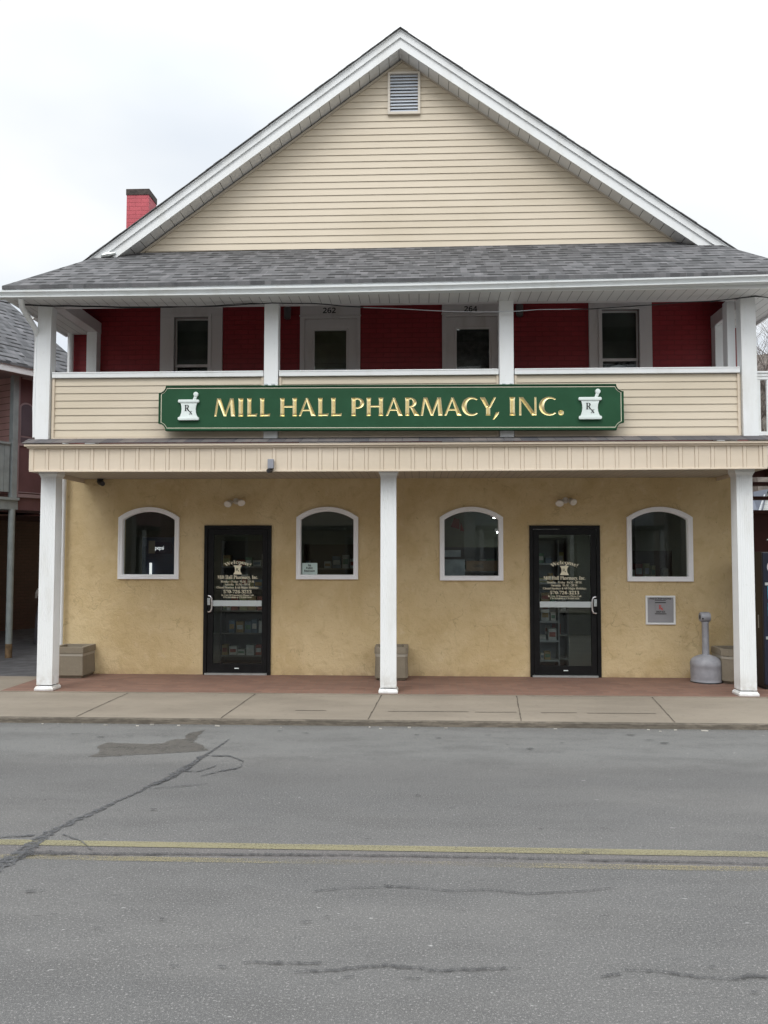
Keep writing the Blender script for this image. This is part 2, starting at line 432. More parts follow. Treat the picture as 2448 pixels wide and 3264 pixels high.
def put_text(mb, body, cx, zb, y, width=None, height=None, serif=True, mi=0, bend=None, bold=0):
    vs, fs = text_mesh(body, serif)
    x0 = min(v[0] for v in vs); x1 = max(v[0] for v in vs)
    cap = .70
    sx = width/(x1-x0) if width else height/cap
    sz = height/cap if height else sx
    P = []
    for (x, z) in vs:
        x = (x-(x0+x1)/2)*sx; z = z*sz
        if bend: P.append((cx+(bend+z)*math.sin(x/bend), y, zb-bend+(bend+z)*math.cos(x/bend)))
        else: P.append((cx+x, y, zb+z))
    mb.add(P, fs, mi)

# ================================================================== CAMERA
cam = bpy.data.cameras.new('camera'); cam.sensor_fit = 'VERTICAL'; cam.sensor_height = 24
cam.lens = 24*2650/3264; cam.clip_end = 2000; cam.clip_start = .05
co = bpy.data.objects.new('camera', cam); COL.objects.link(co); SC.camera = co
yaw, pitch, roll = R(-2.43276), R(2.85082), R(.05738)
fw = Vector((math.sin(yaw)*math.cos(pitch), math.cos(yaw)*math.cos(pitch), math.sin(pitch)))
rt = Vector((math.cos(yaw), -math.sin(yaw), 0)); up = rt.cross(fw)
r2 = math.cos(roll)*rt + math.sin(roll)*up; u2 = -math.sin(roll)*rt + math.cos(roll)*up
co.matrix_world = Matrix(((r2.x,u2.x,-fw.x,0),(r2.y,u2.y,-fw.y,0),(r2.z,u2.z,-fw.z,1.75),(0,0,0,1)))

# ================================================================== WORLD + SUN
SUN_EL, SDX, SDY = R(52), -.45, -.85
w = bpy.data.worlds.new('World'); SC.world = w; w.use_nodes = True
nt = w.node_tree; bg = nt.nodes['Background']
def wn(t, **kw):
    n = nt.nodes.new(t)
    for k, v in kw.items(): setattr(n, k, v)
    return n
def wmath(op, a, b=0.):
    m = wn('ShaderNodeMath', operation=op)
    for i, v in enumerate((a, b)):
        if isinstance(v, bpy.types.NodeSocket): nt.links.new(v, m.inputs[i])
        else: m.inputs[i].default_value = v
    return m.outputs[0]
def wramp(f, a, b, va, vb):
    m = wn('ShaderNodeMapRange', interpolation_type='SMOOTHSTEP'); nt.links.new(f, m.inputs[0])
    for i, v in enumerate((a, b, va, vb)): m.inputs[i+1].default_value = v
    return m.outputs[0]
sky = wn('ShaderNodeTexSky', sky_type='NISHITA'); sky.sun_disc = False
sky.sun_elevation = SUN_EL; sky.sun_rotation = math.atan2(SDX, SDY); sky.dust_density = 3
tc = wn('ShaderNodeTexCoord'); sp = wn('ShaderNodeSeparateXYZ'); nt.links.new(tc.outputs['Generated'], sp.inputs[0])
gx, gy, gz = sp.outputs
# cloud sheet: projected on a flat ceiling so that it stretches towards the horizon
den = wmath('ADD', wmath('MAXIMUM', gz, 0.), .18)
cv = wn('ShaderNodeCombineXYZ'); nt.links.new(wmath('DIVIDE', gx, den), cv.inputs[0]); nt.links.new(wmath('DIVIDE', gy, den), cv.inputs[1])
cn = wn('ShaderNodeTexNoise'); nt.links.new(cv.outputs[0], cn.inputs['Vector']); cn.inputs['Scale'].default_value = .75; cn.inputs['Detail'].default_value = 5; cn.inputs['Roughness'].default_value = .45
lum = wmath('ADD', wramp(gz, .42, .95, 1.08, 2.9), wmath('MULTIPLY', wramp(gy, -1., .3, .9, 0.), wramp(gz, .15, .55, .0, 1.)))
lum = wmath('MULTIPLY', lum, wramp(cn.outputs['Fac'], .36, .60, .93, 1.05))
thick = wn('ShaderNodeMix', data_type='RGBA')
nt.links.new(wramp(cn.outputs['Fac'], .34, .58, 0., 1.), thick.inputs[0])
thick.inputs[6].default_value = (8.3, 8.95, 9.8, 1); thick.inputs[7].default_value = (9.75, 9.9, 9.85, 1)
cm = wn('ShaderNodeVectorMath', operation='SCALE'); nt.links.new(thick.outputs[2], cm.inputs[0]); nt.links.new(lum, cm.inputs['Scale'])
fm = wn('ShaderNodeMix', data_type='RGBA'); fm.inputs[0].default_value = .93
nt.links.new(sky.outputs[0], fm.inputs[6]); nt.links.new(cm.outputs[0], fm.inputs[7])
nt.links.new(fm.outputs[2], bg.inputs['Color']); bg.inputs['Strength'].default_value = .1
sl = bpy.data.lights.new('sun', 'SUN'); sl.energy = .9; sl.angle = R(25); sl.color = (1,.97,.93)
so = bpy.data.objects.new('sun', sl); COL.objects.link(so)
sd = Vector((SDX*math.cos(SUN_EL), SDY*math.cos(SUN_EL), math.sin(SUN_EL)*math.hypot(SDX, SDY)))
so.rotation_euler = sd.to_track_quat('Z', 'Y').to_euler(); so.location = (-6,-12,18)
SC.view_settings.view_transform = 'Standard'; SC.view_settings.look = 'None'; SC.view_settings.exposure = 0; SC.view_settings.gamma = 1
SC.cycles.max_bounces = 8; SC.cycles.diffuse_bounces = 4; SC.cycles.transparent_max_bounces = 12
SC.cycles.use_denoising = True

# ================================================================== GROUND
ZR = -.08
def sheet(name, pts, z, mat):
    mb = MB(); mb.face([(x,y,z) for x,y in pts]); return struct(mb.build(name, mat))
sheet('ground', [(-400,-400),(400,-400),(400,400),(-400,400)], -.16, simple('dry_winter_grass', (.12,.11,.065), 1., var=.3, scale=2))
road = sheet('road', [(-120,-1.2),(120,-1.2),(120,8.905),(-120,8.905)], ZR, MT['asphalt'])
# pavement: slopes gently down to the kerb
mb = MB()
mb.hexa([(-60,8.98,-.15),(60,8.98,-.15),(60,10.445,-.15),(-60,10.445,-.15)], [(-60,8.98,-.028),(60,8.98,-.028),(60,10.445,-.008),(-60,10.445,-.008)])
mb.hexa([(-60,10.445,-.15),(-5.34,10.445,-.15),(-5.34,11.9,-.15),(-60,11.9,-.15)], [(-60,10.445,-.008),(-5.34,10.445,-.008),(-5.34,11.9,-.03),(-60,11.9,-.03)])
mb.hexa([(4.95,10.445,-.15),(60,10.445,-.15),(60,13,-.15),(4.95,13,-.15)], [(4.95,10.445,-.008),(60,10.445,-.008),(60,13,-.02),(4.95,13,-.02)])
walk = struct(mb.build('sidewalk', MT['concrete']))
mb = MB()
for (xa, ya), (xb, yb) in [((-5.35,10.44),(-5.45,8.99)),((-3.66,10.44),(-3.73,8.99)),((-2.05,10.44),(-2.14,8.99)),((-.47,10.44),(-.55,8.99)),((1.20,10.44),(1.08,8.99)),((2.85,10.44),(2.69,8.99)),((4.5,10.44),(4.36,8.99))]:
    pts = []
    for i in range(15):
        f = i/14; pts.append((xa+(xb-xa)*f+random.uniform(-.003,.003), ya+(yb-ya)*f))
    for i in range(14):
        za = -.008-.02*(10.445-pts[i][1])/1.465+.004; zb = -.008-.02*(10.445-pts[i+1][1])/1.465+.004
        wa = .0045 if i % 5 else .007
        mb.face([(pts[i][0]-wa,pts[i][1],za),(pts[i][0]+wa,pts[i][1],za),(pts[i+1][0]+wa,pts[i+1][1],zb),(pts[i+1][0]-wa,pts[i+1][1],zb)])
zj = -.008-.02*(10.445-9.42)/1.465+.004
for xa, xb in [(-.35,.55),(.62,1.08),(1.35,1.75),(1.86,2.62),(-1.4,-1.05)]:
    mb.face([(xa,9.415,zj),(xb,9.43,zj),(xb,9.445,zj),(xa,9.43,zj)])
mb.build('expansion_joint', MT['joint'], walk)
mb = MB(); n = 240; top = []
for i in range(n+1):
    x = -14 + 28*i/n
    top.append((x, 8.915+random.uniform(-.012,.006), -.031+random.uniform(-.008,.001)))
P = []
for x, y, z in top: P += [(x,8.985,-.0285),(x,y,z),(x,y-.012,ZR-.03)]
F = []
for i in range(n): F += [(3*i,3*i+1,3*i+4,3*i+3),(3*i+1,3*i+2,3*i+5,3*i+4)]
mb.add(P, F); struct(mb.build('kerb', MT['kerb']))
mb = MB(); mb.box(-5.33, 4.94, 10.445, 12.3, -.15, 0.0); struct(mb.build('porch_floor', MT['paver']))
mb = MB(); mb.box(-5.33, 4.94, 10.425, 10.447, -.12, .002); struct(mb.build('porch_edging', MT['concrete']))
sheet('driveway', [(-60,11.895),(-5.2,11.895),(-5.2,40),(-60,40)], -.04, simple('dark_driveway_asphalt', (.085,.085,.092), .95, var=.3, scale=5, bump=.3))

def ribbon(mb, pts, z, along_x):
    fine = []
    for i in range(len(pts)-1):
        for k in range(6):
            f = k/6; a, b = pts[i], pts[i+1]; fine.append([a[j]+(b[j]-a[j])*f for j in range(3)])
    fine.append(list(pts[-1]))
    P = []
    for x, y, wd in fine:
        wd *= random.uniform(.55, 1.35); j = random.uniform(-.25,.25)*wd
        if along_x: P += [(x, y-wd/2+j, z), (x, y+wd/2+j, z)]
        else: P += [(x-wd/2+j, y, z), (x+wd/2+j, y, z)]
    mb.add(P, [(2*i,2*i+1,2*i+3,2*i+2) for i in range(len(fine)-1)])
TAR = [(-1.873,8.217),(-1.907,7.799),(-1.956,7.487),(-1.989,7.083),(-2.047,6.754),(-2.113,6.55),(-2.172,6.297),(-2.254,6.089),(-2.282,5.897),(-2.355,5.714),(-2.399,5.519),(-2.425,5.339),(-2.445,5.129),(-2.444,4.954),(-2.462,4.721),(-2.52,4.3)]
TW = [.015,.025,.05,.075,.085,.045,.04,.04,.065,.06,.06,.075,.11,.13,.16,.17]
mb = MB(); ribbon(mb, [(x,y,w_) for (x,y),w_ in zip(TAR,TW)], ZR+.006, False)
ribbon(mb, [(x+.025,y,.02) for (x,y) in TAR[2:6]], ZR+.0085, False)
for pts in [[(-1.905,7.532,.04),(-1.717,7.541,.03),(-1.548,7.34,.045),(-1.526,7.143,.05),(-1.657,7.024,.05),(-1.79,6.857,.03)],
            [(-2.722,5.325,.022),(-2.586,5.357,.031),(-2.494,5.388,.04)],[(-1.987,7.008,.03),(-1.861,6.977,.03),(-1.752,7.171,.05)]]:
    ribbon(mb, pts, ZR+.0075, True)
ribbon(mb, [(-2.32,5.409,.012),(-2.147,5.287,.015),(-2.009,5.129,.015)], ZR+.0075, True)
mb.build('tar_seam', MT['tar'], road)
CR = [[(-2.403,5.044,.084),(-2.186,5.069,.045),(-1.983,5.063,.034),(-1.563,5.086,.034),(-1.139,5.093,.035),(-.578,5.111,.026),(-.454,5.117,.023),(-.215,5.12,.031),(.134,5.12,.019),(.481,5.117,.031),(.755,5.106,.015),(1.028,5.1,.022),(1.3,5.097,.045),(1.571,5.095,.022),(2.05,5.083,.015),(2.6,5.07,.02)],
 [(-.566,4.573,.013),(-.395,4.625,.006),(-.155,4.642,.01),(-.196,4.665,.013),(-.069,4.649,.019),(-.005,4.642,.009),(.183,4.607,.012),(.372,4.637,.013),(.578,4.588,.015),(.923,4.647,.015),(1.071,4.697,.004)],
 [(-.797,3.771,.008),(-.737,3.782,.02),(-.58,3.776,.025),(-.436,3.787,.01)],
 [(-.548,3.7,.01),(-.469,3.716,.02),(-.368,3.728,.02),(-.268,3.753,.02),(-.158,3.783,.03),(-.005,3.759,.025),(.086,3.74,.019),(.148,3.751,.018),(.3,3.766,.02),(.444,3.781,.017)],
 [(.784,3.722,.012),(.828,3.737,.019),(.876,3.752,.013)],
 [(.899,3.785,.008),(.988,3.783,.017),(1.056,3.776,.017),(1.194,3.738,.02),(1.288,3.727,.015),(1.335,3.723,.02),(1.426,3.756,.028),(1.532,3.749,.024),(1.75,3.73,.02)],
 [(-2.1,6.454,.019),(-1.904,6.527,.019),(-1.671,6.616,.013)],[(-.074,3.678,.01),(.005,3.67,.009)],[(-.331,3.658,.011),(-.283,3.68,.012)]]
mb = MB()
for pts in CR: ribbon(mb, pts, ZR+.0095, True)
t = NT('dark_crack'); alpha_edge(t, t.ramp(t.noise(t.scale(t.pos,(1,1,0)), 34, 5, .75), .36, .58, .0, .72)); MT['crack'] = t.fin((.045,.045,.047), .8)
mb.build('pavement_crack', MT['crack'], road)
mb = MB()
for i, (x, y) in enumerate([(-1.846,4.214),(-1.282,4.187),(-1.568,4.079),(-.564,4.19),(-.468,4.252),(-2.094,4.499),(-2.038,4.513),(-1.086,3.725),(-.871,3.73),(-3.474,8.33),(-3.159,8.219),(-2.883,8.263),(-2.527,8.28),(-1.153,8.483),(-1.429,8.579),(-2.439,5.796),(-2.758,6.117),(-1.897,5.941),(-.328,5.391),(-.225,3.878),(.736,4.55),(-.015,6.366),(.801,5.633),(.688,8.473),(.186,8.335),(.841,8.068),(1.367,8.16),(1.03,7.917),(2.121,8.562),(2.242,8.33),(.192,8.095),(-.031,8.46),(2.354,8.216),(1.292,3.825),(1.392,3.618),(1.013,5.214),(.243,6.082)]):
    rx = random.uniform(.010,.024)*(2.0 if y > 7 else 1.2); ry = rx*random.uniform(.25,.6)
    tw = random.uniform(-.25,.25); mb.face([(x+rx*math.cos(a*math.pi/7)*random.uniform(.75,1.25), y+ry*math.sin(a*math.pi/7)*random.uniform(.7,1.3)+tw*rx*math.cos(a*math.pi/7), ZR+.0125) for a in range(14)])
t = NT('old_oil_stain'); alpha_edge(t, t.ramp(t.noise(t.scale(t.pos,(1,1,0)), 40, 4, .7), .35, .62, .15, .75)); MT['oil'] = t.fin((.05,.05,.052), .7)
mb.build('oil_spot', MT['oil'], road)
WET = [(-2.989,7.456),(-2.935,7.615),(-3.052,7.886),(-3.018,8.003),(-2.649,7.982),(-2.471,7.99),(-2.432,8.161),(-2.311,8.217),(-2.35,8.481),(-2.222,8.631),(-2.211,8.274),(-2.179,8.072),(-2.052,7.932),(-1.956,7.732),(-2.117,7.689),(-2.272,7.628),(-2.551,7.562),(-2.739,7.493),(-2.889,7.443)]
mb = MB(); WP = []
for i in range(len(WET)):
    a, b = WET[i], WET[(i+1) % len(WET)]
    for k in range(6):
        f = k/6; WP.append((a[0]+(b[0]-a[0])*f+random.uniform(-.014,.014), a[1]+(b[1]-a[1])*f+random.uniform(-.016,.016)))
tr = tessellate_polygon([[Vector((x,y,0)) for x,y in WP]])
mb.add([(x,y,ZR+.003) for x,y in WP], [tuple(q) for q in tr]); mb.build('damp_patch', MT['wet'], road)
mb = MB()
for i in range(60):
    x0, x1 = -30+i, -29+i
    mb.face([(x0,5.205,ZR+.004),(x1,5.205,ZR+.004),(x1,5.30,ZR+.004),(x0,5.30,ZR+.004)])
struct(mb.build('centre_line', MT['yellow']))
mb = MB(); mb.face([(-30,4.97,ZR+.004),(30,4.97,ZR+.004),(30,5.045,ZR+.004),(-30,5.045,ZR+.004)])
struct(mb.build('faded_centre_line', MT['yellow_faded']))
# litter in the gutter
mb = MB()
for i in range(22):
    x = random.uniform(-4.6,4.2); y = 8.86-abs(random.gauss(0,.05)); a = random.uniform(-.5,.5); L = random.uniform(.006,.02); wd = random.uniform(.003,.007)
    if i < 5: L = random.uniform(.02,.035); wd = .007
    dx, dy = L*math.cos(a), L*math.sin(a)
    mb.hexa([(x-dx,y-dy-wd,ZR),(x+dx,y+dy-wd,ZR),(x+dx,y+dy+wd,ZR),(x-dx,y-dy+wd,ZR)], [(x-dx,y-dy-wd,ZR+wd*1.4),(x+dx,y+dy-wd,ZR+wd*1.4),(x+dx,y+dy+wd,ZR+wd*1.4),(x-dx,y-dy+wd,ZR+wd*1.4)])
lt = struct(mb.build('gutter_litter', simple('pale_litter', (.40,.38,.34), .9, var=.5, scale=3)), 'stuff')
tag(lt, 'pale paper scraps and cigarette ends along the kerb', 'litter')
# hills all round, wooded and brown; those behind the camera added for dark reflections
mb = MB(); P = []; F = []; N = 120
for i in range(N):
    a = 2*math.pi*i/N; dx, dy = math.sin(a), math.cos(a)
    h = 15+5*math.sin(3*a+1)+3*math.sin(7*a)+2*math.sin(13*a+2)
    if abs(a-R(22)) < R(14): h = 13+2.5*math.sin(9*a)
    prof = ((34,-.2),(58,h*.42),(85,h*.85),(120,h*1.35),(170,h*1.5))
    if abs(a-R(22)) < R(15): prof = ((34,1.),(58,13.5),(85,21.5),(120,25),(170,26))
    for rr, hh in prof: P.append((dx*rr, dy*rr+6, hh+random.uniform(-.6,.6)*(hh > 0)))
for i in range(N):
    for k in range(4): F.append((5*i+k, 5*((i+1)%N)+k, 5*((i+1)%N)+k+1, 5*i+k+1))
mb.add(P, F)
t = NT('bare_wooded_hillside'); f = t.noise(t.scale(t.pos, (1,1,.25)), 1.1, 7, .7); g = t.noise(t.pos, .12, 4)
c = t.mix(t.ramp(f, .3, .7), (.055,.044,.038), (.17,.14,.12)); c = t.mix(t.ramp(g, .45, .65, 0, .4), c, (.10,.10,.075))
struct(mb.build('hills', t.fin(c, 1.), smooth=True))

# ================================================================== PHARMACY BUILDING
W = 12.0; F_ = 10.46; XL, XR = -5.21, 4.72
B = thing('pharmacy_building', 'two storey pharmacy with ochre stucco shopfront, red brick upper floor, white columns and cream gable', 'building', (-.25, 12.0, 0))

def arch(x0, x1, zb, zs, zt, ins, n=18):          # segmental arch outline, inset by ins
    xm = (x0+x1)/2; hw = (x1-x0)/2; rise = zt-zs; r = (hw*hw+rise*rise)/(2*rise); zc = zt-r
    ri = r-ins; hwi = hw-ins
    a = math.asin(min(1, hwi/ri))
    pts = [(x0+ins, zb+ins)] + [(xm+ri*math.sin(-a+2*a*i/n), zc+ri*math.cos(-a+2*a*i/n)) for i in range(n+1)] + [(x1-ins, zb+ins)]
    return pts
WIN = [(-4.395,-3.495,1.372,2.271,2.424),(-1.78,-.882,1.375,2.273,2.424),(.293,1.2,1.363,2.27,2.422),(2.952,3.877,1.356,2.266,2.418)]
DOOR = [(-3.125,-2.142,0,2.155),(1.574,2.574,0,2.152)]
holes = [arch(*w_, .02) for w_ in WIN]
holes = [h[::-1] for h in holes]
outer = [(XL,0)]
for x0, x1, z0, z1 in DOOR: outer += [(x0+.012,0),(x0+.012,z1-.012),(x1-.012,z1-.012),(x1-.012,0)]
outer += [(XR,0),(XR,3.1),(XL,3.1)]
mb = MB(); mb.holed(outer, holes, W-.0)
mb.holed(outer, holes, W+.22)
for h in holes: mb.loops([[(x,W,z) for x,z in h], [(x,W+.22,z) for x,z in h]])
mb.loops([[(x,W,z) for x,z in outer], [(x,W+.22,z) for x,z in outer]])
mb.face([(XL,W+.22,0),(XL,24,0),(XL,24,3.1),(XL,W+.22,3.1)]); mb.face([(XR,W+.22,0),(XR,24,0),(XR,24,3.1),(XR,W+.22,3.1)])
mb.build('stucco_wall', MT['stucco'], B)
# upper brick walls (openings for doors and windows)
UP = [(-3.62,-3.095,3.55,5.24),(-1.68,-.905,3.13,5.19),(.39,1.145,3.13,5.2),(2.63,3.175,3.55,5.285)]
mb = MB()
uo = [(XL+.05,3.1),(XR-.02,3.1),(XR-.02,5.5),(4.0,5.95),(-4.5,5.95),(XL+.05,5.5)]
uh = [[(a,c0),(a,d),(b,d),(b,c0)] for a,b,c0,d in UP]
mb.holed(uo, uh, W+.012)
for h in uh: mb.loops([[(x,W+.012,z) for x,z in h], [(x,W+.2,z) for x,z in h]])
for xx in (XL+.05, XR-.02): mb.face([(xx,W+.012,3.1),(xx,24,3.1),(xx,24,5.5),(xx,W+.012,5.5)])
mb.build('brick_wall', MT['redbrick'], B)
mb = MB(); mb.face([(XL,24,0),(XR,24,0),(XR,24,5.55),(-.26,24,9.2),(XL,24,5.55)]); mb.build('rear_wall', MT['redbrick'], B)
# interior shell
mb = MB()
mb.face([(XL+.1,12.24,.005),(XR-.1,12.24,.005),(XR-.1,18,.005),(XL+.1,18,.005)]); mb.build('shop_floor', simple('pale_vinyl_tile', (.30,.29,.26), .5), B)
mb = MB(); mb.face([(XL+.1,12.24,2.72),(XR-.1,12.24,2.72),(XR-.1,18,2.72),(XL+.1,18,2.72)]); mb.build('shop_ceiling', simple('ceiling_tile', (.42,.43,.41), .9), B)
mb = MB(); mb.face([(XL+.1,18,0),(XR-.1,18,0),(XR-.1,18,2.75),(XL+.1,18,2.75)])
for x in (XL+.1, XR-.1): mb.face([(x,12.24,0),(x,18,0),(x,18,2.75),(x,12.24,2.75)])
mb.face([(-.6,14.5,0),(-.6,18,0),(-.6,18,2.7),(-.6,14.5,2.7)])
mb.build('shop_wall', simple('dull_green_interior_wall', (.16,.17,.14), .9), B)
mb = MB(); mb.box(XL+.06, XR-.06, 12.26, 18, 2.78, 3.06); mb.build('floor_slab', MT['maroonwood'], B)

# ---- arched shop windows
for k, w_ in enumerate(WIN):
    x0, x1, zb, zs, zt = w_
    L = lambda ins, y: [(x,y,z) for x,z in arch(*w_, ins)]
    mb = MB()
    mb.loops([L(0,W+.02), L(0,W-.036), L(.004,W-.040), L(.024,W-.040), L(.027,W-.032), L(.032,W-.032), L(.035,W-.037), L(.060,W-.037), L(.068,W-.028), L(.068,W+.06)])
    fr = mb.build('shop_window', MT['frame'], B, org=((x0+x1)/2, W, zb), label='white arched picture window at ground level')
    mb = MB(); mb.face(L(.060,W+.03)); mb.build('pane', MT['glass'], fr)

# ---- glazed shop doors
def shop_door(x0, x1, zt, side):
    cx = (x0+x1)/2
    mb = MB()
    fo = [(x0,0),(x0,zt),(x1,zt),(x1,0)]
    ins = .05
    mb.loops([[(x,W+.05,z) for x,z in [(x0,.0),(x0,zt),(x1,zt),(x1,.0)]], [(x,W-.03,z) for x,z in [(x0,.0),(x0,zt),(x1,zt),(x1,.0)]],
              [(x,W-.03,z) for x,z in [(x0+ins,.0),(x0+ins,zt-ins),(x1-ins,zt-ins),(x1-ins,.0)]], [(x,W+.06,z) for x,z in [(x0+ins,.0),(x0+ins,zt-ins),(x1-ins,zt-ins),(x1-ins,.0)]]])
    # leaf stiles and rails
    a0, a1 = x0+.056, x1-.056
    g0, g1, gz0, gz1 = x0+.137, x1-.132, .155, zt-.135
    y0, y1 = W-.012, W+.035
    mb.box(a0, g0, y0, y1, .028, zt-.056); mb.box(g1, a1, y0, y1, .028, zt-.056)
    mb.box(g0, g1, y0, y1, .028, gz0); mb.box(g0, g1, y0, y1, gz1, zt-.056)
    d = mb.build('shop_door', MT['black'], B, org=(cx, W, 0), bevel=.003, label='black framed glass shop door with pull handle on its ' + ('left' if side < 0 else 'right'))
    mb = MB(); mb.face([(g0,W+.012,gz0),(g1,W+.012,gz0),(g1,W+.012,gz1),(g0,W+.012,gz1)]); mb.build('pane', MT['glass'], d)
    mb = MB(); mb.box(g0+.002, g1-.002 if side < 0 else g1+.0, W-.035, W-.014, .985, 1.068); mb.build('push_bar', MT['alu_pale'], d, bevel=.003)
    hx = x0+.055 if side < 0 else x1-.055; s = -side
    xb = hx+s*.005; xo = hx+s*.072
    mb = MB(); mb.tube([(xb,W-.012,1.135),(xb+s*.02,W-.045,1.135),(xb+s*.05,W-.055,1.128),(xo,W-.058,1.10),(xo+s*.004,W-.06,1.02),(xo,W-.058,.945),(xb+s*.05,W-.055,.91),(xb+s*.02,W-.045,.903),(xb,W-.012,.903)], .0115, 8)
    mb.build('handle', MT['chrome'], d, smooth=True)
    mb = MB(); mb.box(min(hx,hx+s*.042), max(hx,hx+s*.042), W-.026, W-.011, 1.0, 1.10); mb.box(hx+s*.014-.004, hx+s*.014+.012, W-.032, W-.024, 1.035, 1.055)
    mb.build('lock', MT['alu'], d, bevel=.004)
    mb = MB(); mb.box(x0+.03, x1-.05, W-.055, W+.05, .002, .026); mb.build('threshold', MT['alu'], d)
    mb = MB(); mb.tube([(cx-.032,W-.014,.092),(cx+.032,W-.014,.092)], .008, 8); mb.build('bottom_latch', MT['alu'], d)
    # cream vinyl writing on the pane
    mb = MB(); yt = W+.006; tx = cx-.004
    put_text(mb, 'Welcome!', tx, 1.598, yt, width=.37, height=.055, bend=.37)
    zz = lambda v: v
    mo = [(-.062,1.575),(.062,1.575),(.058,1.562),(.045,1.545),(.038,1.515),(.043,1.48),(.060,1.455),(.060,1.443),(-.060,1.443),(-.060,1.455),(-.043,1.48),(-.038,1.515),(-.045,1.545),(-.058,1.562)]
    mb.face([(tx+x,yt,z) for x,z in mo])
    mb.face([(tx+.008,yt,1.578),(tx+.03,yt,1.578),(tx+.064,yt,1.612),(tx+.055,yt,1.622)])
    put_text(mb, 'Mill Hall Pharmacy, Inc.', tx, 1.378, yt, width=.59, height=.052)
    put_text(mb, 'Monday - Friday  9A.M. - 8P.M.', tx, 1.325, yt, width=.495, height=.030)
    put_text(mb, 'Saturday  9A.M. - 3P.M.', tx, 1.283, yt, width=.375, height=.030)
    put_text(mb, 'Closed Sundays & All Major Holidays', tx, 1.240, yt, width=.61, height=.030)
    put_text(mb, '570-726-3213', tx, 1.170, yt, width=.41, height=.047)
    put_text(mb, 'In Case Of Emergency Please Call', tx, 1.133, yt, width=.47, height=.022)
    put_text(mb, '570-263-0606 or 570-660-5434', tx, 1.100, yt, width=.41, height=.022)
    mb.build('lettering', MT['cream_text'], d)
    mb = MB(); put_text(mb, 'R', tx-.008, 1.497, yt-.002, height=.04); put_text(mb, 'x', tx+.014, 1.483, yt-.002, height=.032)
    mb.build('emblem_letters', simple('olive_lettering', (.16,.15,.09), .6), d)
shop_door(-3.125, -2.142, 2.155, -1)
shop_door(1.574, 2.574, 2.152, 1)

# ---- porch columns (lower)
def square_profile(cx, cy, levels, mb):
    lps = []
    for h, z in levels: lps.append([(cx-h,cy-h,z),(cx+h,cy-h,z),(cx+h,cy+h,z),(cx-h,cy+h,z)])
    mb.loops(lps); mb.face(lps[0]); mb.face(lps[-1])
for cx in (-4.779, -.391, 4.045):
    cy = 10.60; h0, h1 = .101, .098; zt = 2.835
    mb = MB()   # fluted shaft
    pts = []
    def side(h):
        q = []
        fl = [-.066,-.0395,-.013,.013,.0395,.066]
        seq = [(-1,0)]
        for f in fl: seq += [(f-.008, 0),(f-.005,.005),(f+.005,.005),(f+.008,0)]
        return seq
    def ring(h, z):
        out = []
        s0 = [(-h, 0)] + [(f+d_, e) for f in (-.066,-.0395,-.013,.013,.0395,.066) for d_, e in ((-.006,0),(-.003,.0025),(.003,.0025),(.006,0))]
        for kx in range(4):
            for x, e in s0:
                y = -h+e
                for _ in range(kx): x, y = -y, x
                out.append((cx+x, cy+y, z))
        return out
    mb.loops([ring(h0,.07), ring(h1,zt)])
    c_ = mb.build('porch_column', MT['white'], B, org=(cx,cy,0))
    mb = MB(); square_profile(cx, cy, [(.120,.002),(.122,.008),(.122,.028),(.117,.036),(.111,.042),(.108,.052),(.103,.056),(.09,.057)], mb); mb.build('base', MT['white'], c_)
    mb = MB(); square_profile(cx, cy, [(.09,2.722),(.103,2.724),(.105,2.738),(.113,2.752),(.121,2.766),(.121,zt),(.09,zt)], mb); mb.build('capital', MT['white'], c_)

# ---- band between the storeys
def tilt(x, l, r): return l+(r-l)*(x+4.92)/9.15
mb = MB(); X0, X1 = -4.92, 4.232; y = 10.27; zt = 3.092; zb = lambda x: tilt(x, 2.775, 2.783)-.012*math.sin((x+4.92)/9.15*math.pi)
xs = [X0]; x = X0+.055
prof = [(X0, y)]
while x < X1-.2:
    prof += [(x, y), (x+.142, y), (x+.143, y+.007), (x+.147, y+.007), (x+.148, y-.006), (x+.186, y-.006), (x+.187, y+.007), (x+.191, y+.007)]; x += .1925
prof += [(X1, y)]
P = []
for px, py in prof: P += [(px, py, zb(px)+.018), (px, py, zt)]
mb.add(P, [(2*i,2*i+2,2*i+3,2*i+1) for i in range(len(prof)-1)])
for xx in (X0, X1): mb.face([(xx,y,zb(xx)),(xx,12,zb(xx)),(xx,12,zt),(xx,y,zt)])
mb.build('fascia_band', MT['fascia'], B)
mb = MB()
for i in range(40):
    xa = X0+(X1-X0)*i/40; xb = X0+(X1-X0)*(i+1)/40
    mb.hexa([(xa-.004*(i==0),y-.012,zb(xa)),(xb,y-.012,zb(xb)),(xb,y+.03,zb(xb)),(xa,y+.03,zb(xa))], [(xa-.004*(i==0),y-.012,zb(xa)+.02),(xb,y-.012,zb(xb)+.02),(xb,y+.03,zb(xb)+.02),(xa,y+.03,zb(xa)+.02)])
mb.box(X0-.008, X0+.05, y-.011, y+.02, zb(X0)+.02, zt); mb.box(X1-.05, X1+.008, y-.011, y+.02, zb(X1)+.02, zt)
mb.box(X0-.055, X1+.055, y-.055, y+.05, zt, zt+.03); mb.box(X0-.03, X1+.03, y-.03, y+.02, zt-.022, zt)
mb.build('band_trim', MT['fascia'], B, bevel=.003)
